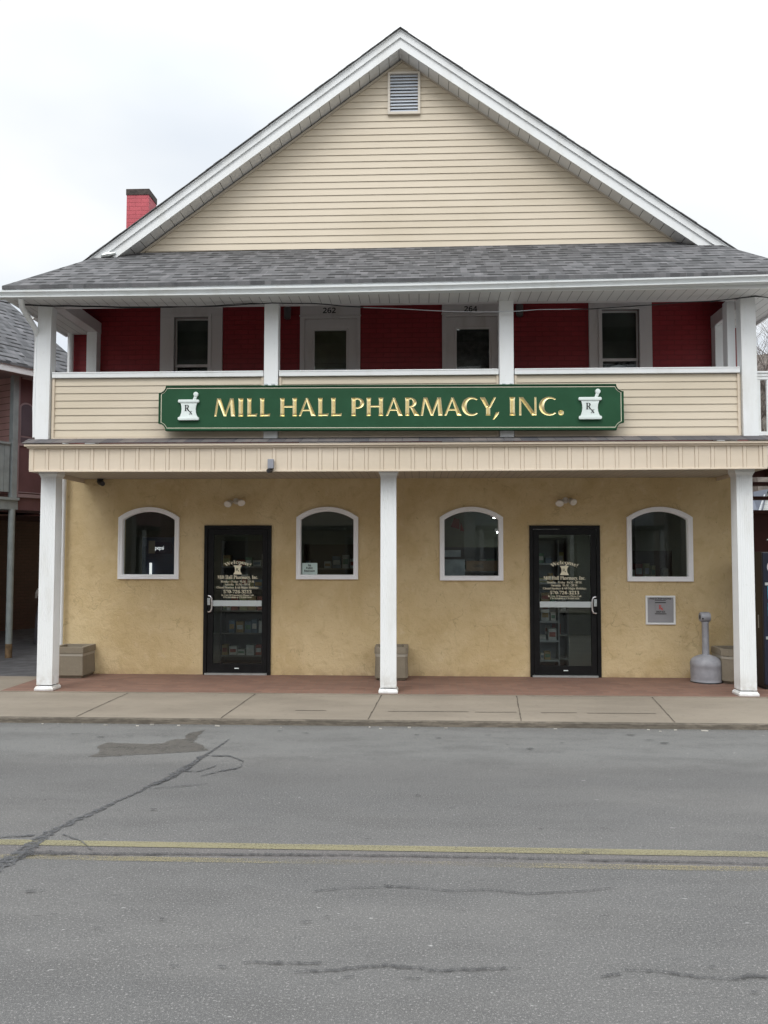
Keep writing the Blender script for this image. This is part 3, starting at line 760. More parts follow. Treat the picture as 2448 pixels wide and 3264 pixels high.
# narrow shingle skirt above it
mb = MB(); ya, za, yb2, zb2 = 10.20, 3.128, 10.475, 3.222
mb.hexa([(X0-.08,ya,za),(X1+.08,ya,za),(X1+.12,yb2,zb2-.02),(X0-.12,yb2,zb2-.02)], [(X0-.08,ya,za+.007),(X1+.08,ya,za+.007),(X1+.12,yb2,zb2),(X0-.12,yb2,zb2)])
for s_, xe in ((-1, X0), (1, X1)):
    mb.hexa([(xe+s_*.08,ya,za),(xe+s_*.05,yb2,zb2-.02),(xe+s_*.05,12,zb2-.02),(xe+s_*.20,12,za)], [(xe+s_*.08,ya,za+.013),(xe+s_*.05,yb2,zb2+.004),(xe+s_*.05,12,zb2+.004),(xe+s_*.20,12,za+.012)])
t = NT('skirt_shingle'); b = t.brick(t.uv, .21, .5, .004, (.145,.135,.13), (.065,.066,.075), (.03,.03,.03), offset=.5)
b2_ = t.brick(t.scale(t.uv, (1.37,1,1)), .23, .5, .0, (1.15,1.05,1.0), (.7,.72,.78), (.5,.5,.5))
t.bump(t.noise(t.pos, 90, 2), .3, .005)
MT['skirt'] = t.fin(t.mix(.8, b['Color'], b2_['Color'], 'MULTIPLY'), .92)
mb.build('shingle_skirt', MT['skirt'], B)
# porch ceiling (lower) with recessed lights
mb = MB(); mb.box(X0+.01, X1-.01, 10.30, 11.995, 2.836, 2.90); ceil = mb.build('porch_ceiling', MT['soffit_tan'], B)
for lx in (-3.73,-2.56,-1.12,1.96,3.25):
    mb = MB(); mb.lathe(lx, 10.75, [(.001,2.838),(.05,2.838),(.055,2.829),(.085,2.829),(.088,2.836)], 20); mb.build('recessed_light', MT['soffit_tan'], ceil)
# balcony floor
mb = MB(); mb.box(-4.9, 4.2, 10.48, 11.99, 2.95, 3.12); mb.build('balcony_floor', MT['greywood'], B)

# ---- upper posts
posts = [(-4.85,3.213,.089),(-1.892,3.185,.09),(1.104,3.178,.09),(4.112,3.21,.093)]
for cx, zb_, h in posts:
    sh = .012 if cx < -4 else (-.010 if cx > 4 else 0)
    mb = MB(); yf = F_-.012
    mb.hexa([(cx-h-sh,yf,zb_),(cx+h-sh,yf,zb_),(cx+h-sh,yf+.16,zb_),(cx-h-sh,yf+.16,zb_)], [(cx-h,yf,4.955),(cx+h,yf,4.955),(cx+h,yf+.16,4.955),(cx-h,yf+.16,4.955)])
    mb.build('balcony_post', MT['white'], B, bevel=.004)
mb = MB(); mb.box(3.945, 4.045, 10.70, 10.86, 3.13, 5.0); mb.build('balcony_post', MT['white'], B, bevel=.004)
# posts against the wall, side and front beams
for xa, xb in ((-4.872,-4.722),(4.20,4.345)):
    mb = MB(); mb.box(xa, xb, 11.86, 12.01, 3.12, 5.12); mb.build('wall_post', MT['white'], B, bevel=.004)
    mb = MB(); mb.box(xa-.01, xb+.012, 10.63, 11.999, 4.99, 5.16); mb.build('side_beam', MT['trim'], B, bevel=.004)
mb = MB(); mb.box(-4.95, 4.22, 10.49, 10.62, 4.962, 5.2); mb.build('front_beam', MT['trim'], B)
mb = MB(); mb.box(-4.7, 4.2, 10.76, 11.995, 5.40, 5.42); mb.build('balcony_ceiling', MT['trim'], B)

# ---- balcony parapet with lap siding
def laps(mb, xfun0, xfun1, z0, z1, per, y, out=.0115, mi=0):
    z = z0
    while z < z1-1e-4:
        zt_ = min(z+per, z1); e = out*(zt_-z)/per
        a0, a1, b0, b1 = xfun0(z), xfun1(z), xfun0(zt_), xfun1(zt_)
        if a1 > a0:
            if b1 <= b0: b0 = b1 = (b0+b1)/2
            mb.face([(a0,y-e,z),(a1,y-e,z),(b1,y-.001,zt_),(b0,y-.001,zt_)], mi)
            mb.face([(a0,y-e,z),(a1,y-e,z),(a1,y+.004,z+.002),(a0,y+.004,z+.002)], mi)
        z = zt_
panels = [(-4.745,-1.99),(-1.79,1.005),(1.205,4.005)]
for a, b in panels:
    mb = MB(); yb = F_+.045
    laps(mb, lambda z: a+.02, lambda z: b-.02, 3.245, 4.006, .0952, yb)
    mb.box(a-.02, b+.02, yb+.002, yb+.09, 3.2, 4.0)
    pn = mb.build('balcony_parapet', MT['siding'], B, org=((a+b)/2, yb, 3.2))
    mb = MB()
    for xx in (a, b-.028): mb.box(xx, xx+.028, yb-.026, yb+.01, 3.215, 4.01)
    mb.box(a+.028, b-.028, yb-.028, yb+.01, 3.215, 3.24)
    mb.build('channel_trim', MT['fascia'], pn)
    mb = MB(); ex = .0
    mb.box(a, b, yb-.045, yb+.12, 4.012, 4.082); mb.box(a, b, yb-.05, yb+.125, 4.068, 4.0845)
    mb.build('cap_rail', MT['white'], pn, bevel=.003)

# ---- upper doors and windows
def trim_box(mb, a, b, c0, d, th, y=W-.02, y2=W+.03, bottom=False):
    mb.box(a-th, a, y, y2, c0, d); mb.box(b, b+th, y, y2, c0, d); mb.box(a-th, b+th, y, y2, d, d+th)
    if bottom: mb.box(a-th-.02, b+th+.02, y-.03, y2, c0-.05, c0)
def upper_window(a, b, c0, d, th, zr):
    mb = MB(); trim_box(mb, a, b, c0, d, th, bottom=True); trim_box(mb, a, b, c0, d, .05, W-.035, W+.01)
    o = mb.build('upper_window', MT['trim'], B, org=((a+b)/2, W, c0), bevel=.004)
    mb = MB(); y = W+.05
    mb.box(a, b, y, y+.03, zr, zr+.04); mb.box(a, a+.025, y+.012, y+.04, c0, zr); mb.box(b-.025, b, y+.012, y+.04, c0, zr)
    mb.box(a, a+.02, y, y+.03, zr+.04, d); mb.box(b-.02, b, y, y+.03, zr+.04, d); mb.box(a+.02, b-.02, y, y+.03, d-.025, d)
    mb.build('sash', MT['trim'], o)
    mb = MB(); mb.face([(a,y+.02,c0),(b,y+.02,c0),(b,y+.02,d),(a,y+.02,d)]); mb.build('pane', MT['glass'], o)
    mb = MB(); mb.face([(a,y+.12,zr+.04),(b,y+.12,zr+.04),(b,y+.12,d),(a,y+.12,d)]); mb.build('window_blind', MT['blind'], o)
    return o
upper_window(-3.61, -3.105, 3.6, 5.229, .21, 4.50)
o = upper_window(2.637, 3.168, 3.6, 5.275, .185, 4.535)
mb = MB(); cp = []
for i in range(13):
    f = i/12; cp.append((2.66+.48*f, 12.14, 4.50-.0-.10*(abs(f-.5)*2)**1.6))
mb.add([q for p in cp for q in (p, (p[0],p[1],3.7))], [(2*i,2*i+2,2*i+3,2*i+1) for i in range(12)]); mb.build('lace_curtain', simple('pale_curtain', (.5,.55,.6), .9), o)
def upper_door(a, b, d, ga, gb, gt, ta, tb, num, dark):
    mb = MB(); y = W-.02
    mb.box(ta, a, y, W+.05, 3.12, d); mb.box(b, tb, y, W+.05, 3.12, d)
    mb.box(ta, tb, y, W+.05, d, d+.035); mb.box(ta, tb, y-.0, W+.04, d+.045, d+.3); mb.box(ta-.01, tb+.01, y-.015, W+.04, d+.035, d+.047)
    o = mb.build('upper_door', MT['trim'], B, org=((a+b)/2, W, 3.12), bevel=.003, label='white balcony door numbered ' + num)
    mb = MB(); yl = W+.02
    mb.box(a, ga, yl, yl+.04, 3.13, d); mb.box(gb, b, yl, yl+.04, 3.13, d); mb.box(ga, gb, yl, yl+.04, gt, d); mb.box(ga, gb, yl, yl+.04, 3.13, 3.5)
    mb.loops([[(x,yl-.004,z) for x,z in ((ga-.03,3.47),(ga-.03,gt+.03),(gb+.03,gt+.03),(gb+.03,3.47))], [(x,yl-.012,z) for x,z in ((ga-.02,3.48),(ga-.02,gt+.02),(gb+.02,gt+.02),(gb+.02,3.48))], [(x,yl-.004,z) for x,z in ((ga,3.5),(ga,gt),(gb,gt),(gb,3.5))]])
    mb.build('leaf', MT['trim'], o)
    mb = MB(); mb.face([(ga,yl+.02,3.5),(gb,yl+.02,3.5),(gb,yl+.02,gt),(ga,yl+.02,gt)]); mb.build('pane', MT['glass'], o)
    mb = MB(); mb.face([(ga,yl+.05,3.5),(gb,yl+.05,3.5),(gb,yl+.05,gt),(ga,yl+.05,gt)]); mb.build('door_curtain', dark, o)
    mb = MB(); put_text(mb, num, (-1.3135 if num == '262' else .7505), 5.266, y-.004, width=.19, height=.078, serif='sans'); mb.build('house_number', MT['ink'], o)
upper_door(-1.677, -.908, 5.19, -1.535, -1.068, 5.02, -1.745, -.86, '262', simple('drab_curtain', (.15,.14,.10), .9, var=.3))
upper_door(.394, 1.14, 5.2, .548, 1.02, 5.022, .335, 1.205, '264', simple('charcoal_curtain', (.05,.05,.05), .9, var=.5, scale=14))

# ---- porch roof over the balcony
EL, ER = 5.095, 5.155     # eave height at the left and right end
ez = lambda x: EL+(ER-EL)*(x-XL)/(XR-XL)
TH = .05
def slab(mb, pts, th=TH):
    n = len(pts); lo = [(x,y,z-th) for x,y,z in pts]
    mb.add(list(pts)+lo, [tuple(range(n)), tuple(range(2*n-1,n-1,-1))]+[(i,(i+1)%n,n+(i+1)%n,n+i) for i in range(n)])
mb = MB(); YE = 10.05; k = .572
zp = lambda x, y: ez(x)+k*(y-YE)
pl = [(-5.22,YE),(4.72,YE),(4.37,11.15),(4.25,11.72),(3.75,12.05),(-4.15,12.05),(-4.72,11.72),(-4.83,11.15)]
pl3 = [(x,y,zp(x,y)) for x,y in pl]
slab(mb, pl3)
mb.face([(-5.22,YE,zp(-5.22,YE)-.002),(-4.83,11.15,zp(-4.83,11.15)-.002),(-4.72,11.72,zp(-4.72,11.72)-.002),(-5.22,12.0,5.12)])
mb.face([(4.72,YE,zp(4.72,YE)-.002),(4.37,11.15,zp(4.37,11.15)-.002),(4.25,11.72,zp(4.25,11.72)-.002),(4.72,12.0,5.18)])
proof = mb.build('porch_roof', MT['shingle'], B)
mb = MB()   # fascia board, soffit, side soffits
for i in range(24):
    xa = -5.21+9.93*i/24; xb = -5.21+9.93*(i+1)/24
    mb.hexa([(xa,YE+.015,4.952),(xb,YE+.015,4.952),(xb,YE+.04,4.952),(xa,YE+.04,4.952)], [(xa,YE+.015,ez(xa)-.012),(xb,YE+.015,ez(xb)-.012),(xb,YE+.04,ez(xb)-.012),(xa,YE+.04,ez(xa)-.012)])
mb.box(-5.235,-5.21,YE+.015,11.98,4.95,5.09); mb.box(4.72,4.742,YE+.015,11.98,4.95,5.15)
mb.build('eave_fascia', MT['white'], proof)
mb = MB(); mb.box(-5.21,4.72,YE+.04,10.50,4.952,4.975); mb.box(-5.21,-4.86,10.50,11.98,4.985,5.0); mb.box(4.20,4.72,10.50,11.98,4.985,5.0)
mb.build('eave_soffit', MT['soffit'], proof)
mb = MB()   # gutter, K profile, tilted
gp = [(9.968,.0),(9.962,.004),(9.962,.013),(9.988,.017),(9.956,.060),(9.952,.062),(9.948,.066),(9.948,.085),(9.962,.085),(9.972,.06),(9.985,.012),(10.05,.012),(10.05,.088),(10.062,.088),(10.062,.0)]
gz = lambda x: 4.917+.082*((x+5.24)/9.44)+(-.030*math.sin((x+5.24)/9.96*math.pi))
xs = [-5.243+9.965*i/30 for i in range(31)]
for i in range(30): mb.extrude_x(gp, xs[i], xs[i+1], gz(xs[i]), gz(xs[i+1]), closed=True)
mb.box(-5.247,-5.241,9.957,10.06,gz(-5.24),gz(-5.24)+.085)
mb.build('gutter', m_white('gutter_shaded_white', (.66,.685,.69)), B, recalc=True)  # base greyed to carry the shade of the gutter's downward-tilted faces

# ---- gable
AX, AZ = -.268, 9.339     # apex of the rake
SL, SR = .734, .7075
rk = lambda x, drop: AZ-drop-(SL*(AX-x) if x < AX else SR*(x-AX))
mb = MB()
zs0 = lambda z: AX+.03-(9.053-z)/SL; zs1 = lambda z: AX+.03+(9.053-z)/SR
mb_g = MB(); laps(mb_g, zs0, zs1, 6.13, 9.04, .1005, W)
mb_g.face([(zs0(6.1),W+.004,6.1),(zs1(6.1),W+.004,6.1),(AX+.03,W+.004,9.053)])
mb_g.build('gable_siding', MT['siding'], B)
YR = 11.70
mb = MB()
for s_ in (-1, 1):
    xe = -5.62 if s_ < 0 else 5.1
    def bar(d0, d1, y0, y1, x_end=xe):
        a = [(AX, AZ-d1), (x_end, rk(x_end,d1)), (x_end, rk(x_end,d0)), (AX, AZ-d0)]
        mb.prism(a, y0, y1)
    bar(.0, .125, YR-.024, YR+.05); bar(.005, .03, YR-.032, YR-.023); bar(.123, .272, YR, YR+.03)
mb.build('rake_board', MT['white'], B)
mb = MB()
for s_ in (-1, 1):
    xe = -5.62 if s_ < 0 else 5.1
    mb.face([(AX,YR+.03,AZ-.262),(xe,YR+.03,rk(xe,.262)),(xe,W+.01,rk(xe,.262)),(AX,W+.01,AZ-.262)])
mb.build('rake_soffit', MT['rake_soffit'], B)
mb = MB()   # J trim along the top of the siding
for s_, fx in ((-1, zs0), (1, zs1)):
    x_lo = fx(6.12)
    a = [(AX+.03, 9.075), (x_lo, 6.142), (x_lo, 6.10), (AX+.03, 9.033)]
    mb.prism(a, W-.022, W+.002)
mb.build('gable_trim', simple('cream_trim', (.55,.49,.40), .5), B)
mb = MB()
for s_ in (-1, 1):
    xe = -5.66 if s_ < 0 else 5.14
    y0, y1 = YR-.06, 24.2
    y0 = YR-.045; mb.add([(AX,y0,AZ+.005),(xe,y0,rk(xe,-.005)),(xe,y1,rk(xe,-.005)),(AX,y1,AZ+.005),(AX,y0,AZ+.001),(xe,y0,rk(xe,-.001)),(xe,y1,rk(xe,-.001)),(AX,y1,AZ+.001)],
           [(0,1,2,3),(7,6,5,4),(1,5,6,2),(2,6,7,3)])
    mb.face([(AX,y0,AZ+.005),(xe,y0,rk(xe,-.005)),(xe,y0,rk(xe,-.001)),(AX,y0,AZ+.001)], 1)
    # slightly ragged course ends along the rake
    L = math.hypot(xe-AX, rk(xe,0)-AZ); nn_ = int(L/.138)
    for i in range(nn_):
        f0 = i/nn_; f1 = (i+1.02)/nn_; dz = random.uniform(.003,.008)
        xa = AX+(xe-AX)*f0; xb = AX+(xe-AX)*f1
        yy = YR-.062-random.uniform(0,.012)
        mb.hexa([(xa,yy,rk(xa,-.001)),(xb,yy,rk(xb,-.001)),(xb,YR+.2,rk(xb,-.001)),(xa,YR+.2,rk(xa,-.001))], [(xa,yy,rk(xa,-.004)),(xb,yy,rk(xb,-dz)),(xb,YR+.2,rk(xb,-dz)),(xa,YR+.2,rk(xa,-.004))], 1)
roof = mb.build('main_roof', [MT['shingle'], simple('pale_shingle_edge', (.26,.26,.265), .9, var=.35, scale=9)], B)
for s_, xw in ((-1, XL+.05), (1, XR-.02)):
    mb = MB()  # eave soffit and fascia down the two long sides
    xe = -5.62 if s_ < 0 else 5.1
    ze = rk(xe,.17)
    mb.hexa([(min(xe,xw),YR+.04,ze),(max(xe,xw),YR+.04,ze),(max(xe,xw),24,ze),(min(xe,xw),24,ze)], [(min(xe,xw),YR+.04,ze+.02),(max(xe,xw),YR+.04,ze+.02),(max(xe,xw),24,ze+.02),(min(xe,xw),24,ze+.02)])
    mb.box(xe-.012, xe+.012, YR+.04, 24, ze-.01, ze+.16)
    mb.build('side_eave', MT['trim'], roof)
# gable vent
mb = MB(); a, b, c0, d = -.46, .022, 8.228, 8.868
mb.loops([[(x,W-.0,z) for x,z in ((a,c0),(a,d),(b,d),(b,c0))], [(x,W-.045,z) for x,z in ((a,c0),(a,d),(b,d),(b,c0))], [(x,W-.045,z) for x,z in ((a+.036,c0+.036),(a+.036,d-.03),(b-.036,d-.03),(b-.036,c0+.036))], [(x,W-.005,z) for x,z in ((a+.036,c0+.036),(a+.036,d-.03),(b-.036,d-.03),(b-.036,c0+.036))]])
v = mb.build('gable_vent', simple('cream_vent_frame', (.66,.60,.52), .5), B)
mb = MB(); mb.face([(a+.03,W-.006,c0+.03),(b-.03,W-.006,c0+.03),(b-.03,W-.006,d-.03),(a+.03,W-.006,d-.03)], 1)
nl = 12; hh = (d-c0-.066)/nl
for i in range(nl):
    z = c0+.036+i*hh
    mb.hexa([(a+.036,W-.036,z),(b-.036,W-.036,z),(b-.036,W-.030,z),(a+.036,W-.030,z)], [(a+.036,W-.014,z+hh*.86),(b-.036,W-.014,z+hh*.86),(b-.036,W-.008,z+hh*.86),(a+.036,W-.008,z+hh*.86)])
mb.build('louvre', [MT['louvre'], MT['darkplastic']], v)
# chimney
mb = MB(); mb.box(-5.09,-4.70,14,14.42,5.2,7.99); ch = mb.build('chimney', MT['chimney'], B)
mb = MB(); mb.box(-5.10,-4.69,13.99,14.43,7.985,8.09); mb.box(-5.03,-4.76,14.06,14.36,8.09,8.096); mb.build('chimney_cap', MT['soot'], ch, bevel=.006)
# lower corner flashing on the porch roof
mb = MB(); mb.tube([(-4.60,11.68,6.055),(-4.50,11.66,6.065),(-4.40,11.70,6.10)], [.03,.04,.02], 8); mb.build('roof_flashing', MT['alu'], proof, smooth=True)

# ---- downspouts
mb = MB(); mb.tube([(-4.962,10.02,4.93),(-4.975,10.06,4.88),(-5.005,10.16,4.84),(-4.99,10.26,4.77),(-4.955,10.42,4.64),(-4.965,10.50,4.56),(-4.968,10.50,4.2),(-4.975,10.50,3.62),(-4.972,10.50,3.55),(-4.965,10.50,3.24)], .041, 10, flat=(1.,.85)); mb.build('downspout', MT['white'], B, smooth=True)
mb = MB(); mb.tube([(-5.69,11.88,5.40),(-5.69,11.88,5.29),(-5.66,11.88,5.22),(-5.60,11.88,5.18),(-5.34,11.90,5.115),(-5.19,11.91,5.085),(-5.15,11.92,5.04),(-5.135,11.92,4.95),(-5.135,11.92,4.40),(-5.19,11.92,3.2),(-5.196,11.92,2.6),(-5.190,11.93,2.46),(-5.194,11.93,.05)], [.052]*10+[.045,.031,.028], 10, flat=(1.,.8)); mb.build('downspout', MT['white'], B, smooth=True)

# ================================================================== SHOP SIGN (carved, gilded)
YS = 10.33; S = thing('shop_sign', 'long dark green carved sign with gold lettering and white mortar emblems below the balcony', 'sign', (-.385, YS, 3.29))
kx = .0039285
sx = lambda px: -3.301+(px-504.6)*kx
zl = lambda f, x: f*.57+3.303+(-.020*(x+3.25)/5.75)         # sign leans down a touch to the right
x0, x1, z0, z1 = -3.301, 2.532, 0.0, 1.0
def sign_outline(ins):
    r = .092+ins*.6; X0_, X1_ = x0+ins, x1-ins; H = .575
    pts = []
    def cor(cx, cz, a0, a1):
        for i in range(9):
            a = R(a0+(a1-a0)*i/8); pts.append((cx+r*math.cos(a), cz+r*math.sin(a)))
    cor(x0, 0, 0+math.degrees(math.asin(min(1,ins/r))), 90-math.degrees(math.asin(min(1,ins/r))))          # bottom-left (concave)
    cor(x0, H, 270+math.degrees(math.asin(min(1,ins/r))), 360-math.degrees(math.asin(min(1,ins/r))))
    cor(x1, H, 180+math.degrees(math.asin(min(1,ins/r))), 270-math.degrees(math.asin(min(1,ins/r))))
    cor(x1, 0, 90+math.degrees(math.asin(min(1,ins/r))), 180-math.degrees(math.asin(min(1,ins/r))))
    return [(x, z+3.297-.0195*(x-x0)/(x1-x0)) for x, z in pts]
so_ = sign_outline(0)
mb = MB(); mb.prism(so_, YS, YS+.055)
board = mb.build('sign_board', [MT['green'], MT['gold']], S)
DEP = .36
class Cut:
    def __init__(s): s.mb = MB()
    def chain(s, secs):
        # secs: list of (Lx,Lz,Rx,Rz) across the stroke; V-groove along them, hipped ends
        n = len(secs); fe = -.006
        mids = [((a+c)/2,(b+d)/2) for a,b,c,d in secs]; ws = [math.hypot(a-c,b-d) for a,b,c,d in secs]
        rid = list(mids)
        def toward(i, j):
            dx, dz = mids[j][0]-mids[i][0], mids[j][1]-mids[i][1]; L = math.hypot(dx, dz); q = min(ws[i]*.5, L*.45)
            return (mids[i][0]+dx/L*q, mids[i][1]+dz/L*q)
        rid[0] = toward(0,1); rid[-1] = toward(n-1,n-2)
        P = []
        for (a,b,c,d), (rx,rz), w_ in zip(secs, rid, ws):
            P += [(a,YS+fe,b),(c,YS+fe,d),(a,YS,b),(c,YS,d),(rx,YS+max(.004,w_*DEP),rz)]
        F = []
        for i in range(n-1):
            p, q = 5*i, 5*i+5
            F += [(p,p+1,q+1,q),(p,q,q+2,p+2),(p+1,p+3,q+3,q+1),(p+2,q+2,q+4,p+4),(p+3,p+4,q+4,q+3)]
        e = 5*(n-1)
        F += [(0,2,3,1),(2,4,3),(e,e+1,e+3,e+2),(e+2,e+3,e+4)]
        s.mb.add(P, F, 1)
def glyph(ch):
    Q = []   # strokes in units of cap height, x from 0
    st = lambda a, b, w0, z0_=0., z1_=1.: Q.append([(a-.012,z0_,b+.012,z0_),(a+.008,z0_+.16*(z1_-z0_),b-.008,z0_+.16*(z1_-z0_)),(a+.008,z1_-.16*(z1_-z0_),b-.008,z1_-.16*(z1_-z0_)),(a-.012,z1_,b+.012,z1_)])
    def arc(cx, cz, rx, rz, a0, a1, wf, n=16):
        se = []
        for i in range(n+1):
            a = R(a0+(a1-a0)*i/n); w_ = wf(i/n)
            se.append((cx+(rx-w_)*math.cos(a), cz+(rz-w_*.8)*math.sin(a), cx+rx*math.cos(a), cz+rz*math.sin(a)))
        Q.append(se)
    if ch == 'I': st(.012,.262,0); wd = .274
    elif ch == 'L': st(.012,.245,0); Q.append([(.05,0,.05,.135),(.40,0,.40,.115),(.555,-.004,.585,.16)]); wd = .585
    elif ch == 'H': st(.012,.245,0); st(.685,.918,0); Q.append([(.15,.475,.15,.58),(.78,.475,.78,.58)]); wd = .93
    elif ch == 'A': Q += [[(.0,0,.125,0),(.36,.93,.475,.93)], [(.375,1,.50,1),(.685,0,.93,0)], [(.2,.275,.23,.375),(.68,.275,.65,.375)]]; wd = .93
    elif ch == 'M': Q += [[(.0,0,.13,0),(.155,1,.27,1)], [(.15,1,.36,1),(.545,0,.70,0)], [(.545,0,.665,0),(.90,1,1.02,1)], [(.885,1,1.09,1),(.95,0,1.19,0)]]; wd = 1.19
    elif ch == 'P': st(.012,.245,0); arc(.33,.70,.375,.30,100,-104,lambda f: .09+.13*math.sin(f*math.pi)**1.5); Q.append([(.15,.89,.15,1.0),(.34,.89,.34,1.0)]); Q.append([(.18,.41,.18,.49),(.30,.41,.30,.49)]); wd = .705
    elif ch == 'R': st(.012,.245,0); arc(.30,.73,.355,.27,100,-104,lambda f: .09+.12*math.sin(f*math.pi)**1.5); Q.append([(.15,.89,.15,1.0),(.31,.89,.31,1.0)]); Q.append([(.27,.49,.44,.52),(.53,0,.82,0)]); wd = .82
    elif ch == 'C': arc(.49,.5,.49,.52,48,312,lambda f: .09+.16*math.sin(f*math.pi)**1.3, 26); wd = .86
    elif ch == 'Y': Q += [[(.0,1,.27,1),(.315,.42,.53,.42)], [(.735,1,.85,1),(.43,.42,.56,.42)]]; st(.315,.545,0,0,.5); wd = .85
    elif ch == 'N': Q += [[(.02,0,.135,0),(.03,1,.135,1)], [(.0,1,.24,1),(.70,0,.95,0)], [(.835,0,.95,0),(.835,1,.94,1)]]; wd = .95
    elif ch == ',': Q.append([(.17,.17,.33,.20),(.12,.06,.29,.05),(.0,-.23,.07,-.22)]); wd = .33
    elif ch == '.':
        Q.append([(.07,.0,.20,.0),(.0,.07,.27,.07),(.0,.20,.27,.20),(.07,.27,.20,.27)]); wd = .27
    return Q, wd
za_ = lambda v: 500+v/2.212
zb_ = lambda v: 1250+v/2.183
SPELL = [('M',za_(412),za_(563)),('I',za_(584),za_(621)),('L',za_(647),za_(721)),('L',za_(739),za_(814)),('H',za_(883),za_(1004)),('A',za_(1016),za_(1138)),('L',za_(1153),za_(1229)),('L',za_(1246),za_(1323)),
         ('P',za_(1390),za_(1481)),('H',za_(1497),za_(1616)),('A',za_(1634),zb_(93)),('R',zb_(109),zb_(209)),('M',zb_(217),zb_(371)),('A',zb_(381),zb_(501)),('C',zb_(502),zb_(618)),('Y',zb_(627),zb_(740)),(',',zb_(716),zb_(760)),
         ('I',zb_(832),zb_(871)),('N',zb_(895),zb_(1018)),('C',zb_(1034),zb_(1156)),('.',zb_(1166),zb_(1204))]
cut = Cut(); CAPH = .2285
for ch_, pa, pb in SPELL:
    Q, wd = glyph(ch_); xa, xb = sx(pa), sx(pb); s_ = (xb-xa)/wd; bz = 3.4785-.0125*(xa+3.0)/4.6
    for se in Q: cut.chain([(xa+a*s_, bz+b*CAPH, xa+c*s_, bz+d*CAPH) for a,b,c,d in se])
cutter = cut.mb.build('carving', [MT['green'], MT['gold']], None)
md = board.modifiers.new('carve', 'BOOLEAN'); md.object = cutter; md.operation = 'DIFFERENCE'; md.solver = 'EXACT'; md.use_self = True
bpy.context.view_layer.update()
# the board sits at an offset origin while the cutter is in world space: evaluate, then split gilded faces off
dg = bpy.context.evaluated_depsgraph_get(); dg.update()
carved = bpy.data.meshes.new_from_object(board.evaluated_get(dg))
board.modifiers.clear(); bpy.data.objects.remove(cutter)
ok = len(carved.polygons) > 400
if ok:
    def split(me, keep):
        bm = bmesh.new(); bm.from_mesh(me)
        bmesh.ops.delete(bm, geom=[f for f in bm.faces if (f.material_index == 1) != keep], context='FACES')
        m2 = bpy.data.meshes.new('part'); bm.to_mesh(m2); bm.free(); return m2
    gold = split(carved, True); green = split(carved, False)
    gold.materials.clear(); gold.materials.append(MT['gold'])
    for p in gold.polygons: p.material_index = 0
    green.materials.clear(); green.materials.append(MT['green'])
    board.data = green
    for ch_, pa, pb in SPELL:
        xa, xb = sx(pa)-.012-ORG[S.name].x, sx(pb)+.012-ORG[S.name].x
        bm = bmesh.new(); bm.from_mesh(gold)
        def mine(f):
            q = f.calc_center_median()
            if ch_ == ',': return xa+.0 < q.x < xb and q.z < (3.4785-ORG[S.name].z)+.0395 and q.x > xa
            if ch_ == 'Y': return xa < q.x < xb and not (q.z < (3.4785-ORG[S.name].z)+.0395 and q.x > sx(zb_(716))-.012-ORG[S.name].x)
            return xa < q.x < xb
        bmesh.ops.delete(bm, geom=[f for f in bm.faces if not mine(f)], context='FACES')
        m2 = bpy.data.meshes.new('gold_letter'); bm.to_mesh(m2); bm.free(); m2.materials.append(MT['gold']); link(m2, 'gold_letter', S, ORG[S.name])
print('CARVED', len(carved.polygons), ok, len(gold.polygons) if ok else 0)
# pinstripe
mb = MB(); a = sign_outline(.030); b = sign_outline(.0385)
mb.loops([[(x,YS-.0015,z) for x,z in a], [(x,YS-.0015,z) for x,z in b]]); mb.build('pinstripe', MT['pin'], S)
mb = MB(); a = sign_outline(0.0); b = sign_outline(.020)
mb.loops([[(x,YS-.001,z) for x,z in a], [(x,YS-.012,z) for x,z in sign_outline(.004)], [(x,YS-.012,z) for x,z in sign_outline(.014)], [(x,YS-.001,z) for x,z in b]]); mb.build('raised_border', MT['green'], S)
# mortar and pestle reliefs
def emblem(pl_, pr_, zbase):
    xa, xb = sx(pl_), sx(pr_); u = (xb-xa)/151.; cx = (xa+xb)/2
    X = lambda px: xa+(px-155)*u; Z = lambda py: zbase+(283-py)*u*1.0
    rim = [(155,140),(160,135),(300,135),(306,140),(306,152),(300,157),(161,157),(155,152)]
    bodyp = [(171,157),(292,157),(284,180),(281,205),(283,228),(289,247),(296,262),(164,262),(172,247),(178,228),(180,205),(178,180)]
    base = [(155,265),(160,260),(300,260),(306,265),(306,278),(300,283),(161,283),(155,278)]
    mb = MB()
    mb.prism([(X(a),Z(b)) for a,b in rim], YS-.035, YS-.0); mb.prism([(X(a),Z(b)) for a,b in bodyp], YS-.026, YS); mb.prism([(X(a),Z(b)) for a,b in base], YS-.036, YS)
    o = mb.build('mortar_emblem', MT['relief'], S, org=(cx,YS,zbase), bevel=.005, smooth=True)
    mb = MB(); mb.prism([(X(271),Z(106)),(X(292),Z(110)),(X(280),Z(138)),(X(259),Z(138))], YS-.03, YS); mb.prism([(X(282+17*math.cos(i*math.pi/8)),Z(97+17*math.sin(i*math.pi/8))) for i in range(16)], YS-.034, YS)
    mb.build('pestle', MT['relief'], o, bevel=.004, smooth=True)
    mb = MB(); put_text(mb, 'R', X(220), Z(217), YS-.0285, width=u*37, height=u*45); put_text(mb, 'x', X(246), Z(241), YS-.0285, width=u*26, height=u*36)
    mb.build('emblem_letters', MT['ink'], o)
emblem(za_(155), za_(306), 3.4255); emblem(zb_(1303), zb_(1460), 3.408)
mb = MB()
for px in (-1.892, 1.104):
    for dx in (-.045, .045):
        zz = 3.885-(.015 if px > 0 else 0); mb = MB(); mb.box(px+dx-.02, px+dx+.02, YS+.01, 10.45, zz-.006, zz+.006); mb.build('mounting_bracket', MT['alu'], S)

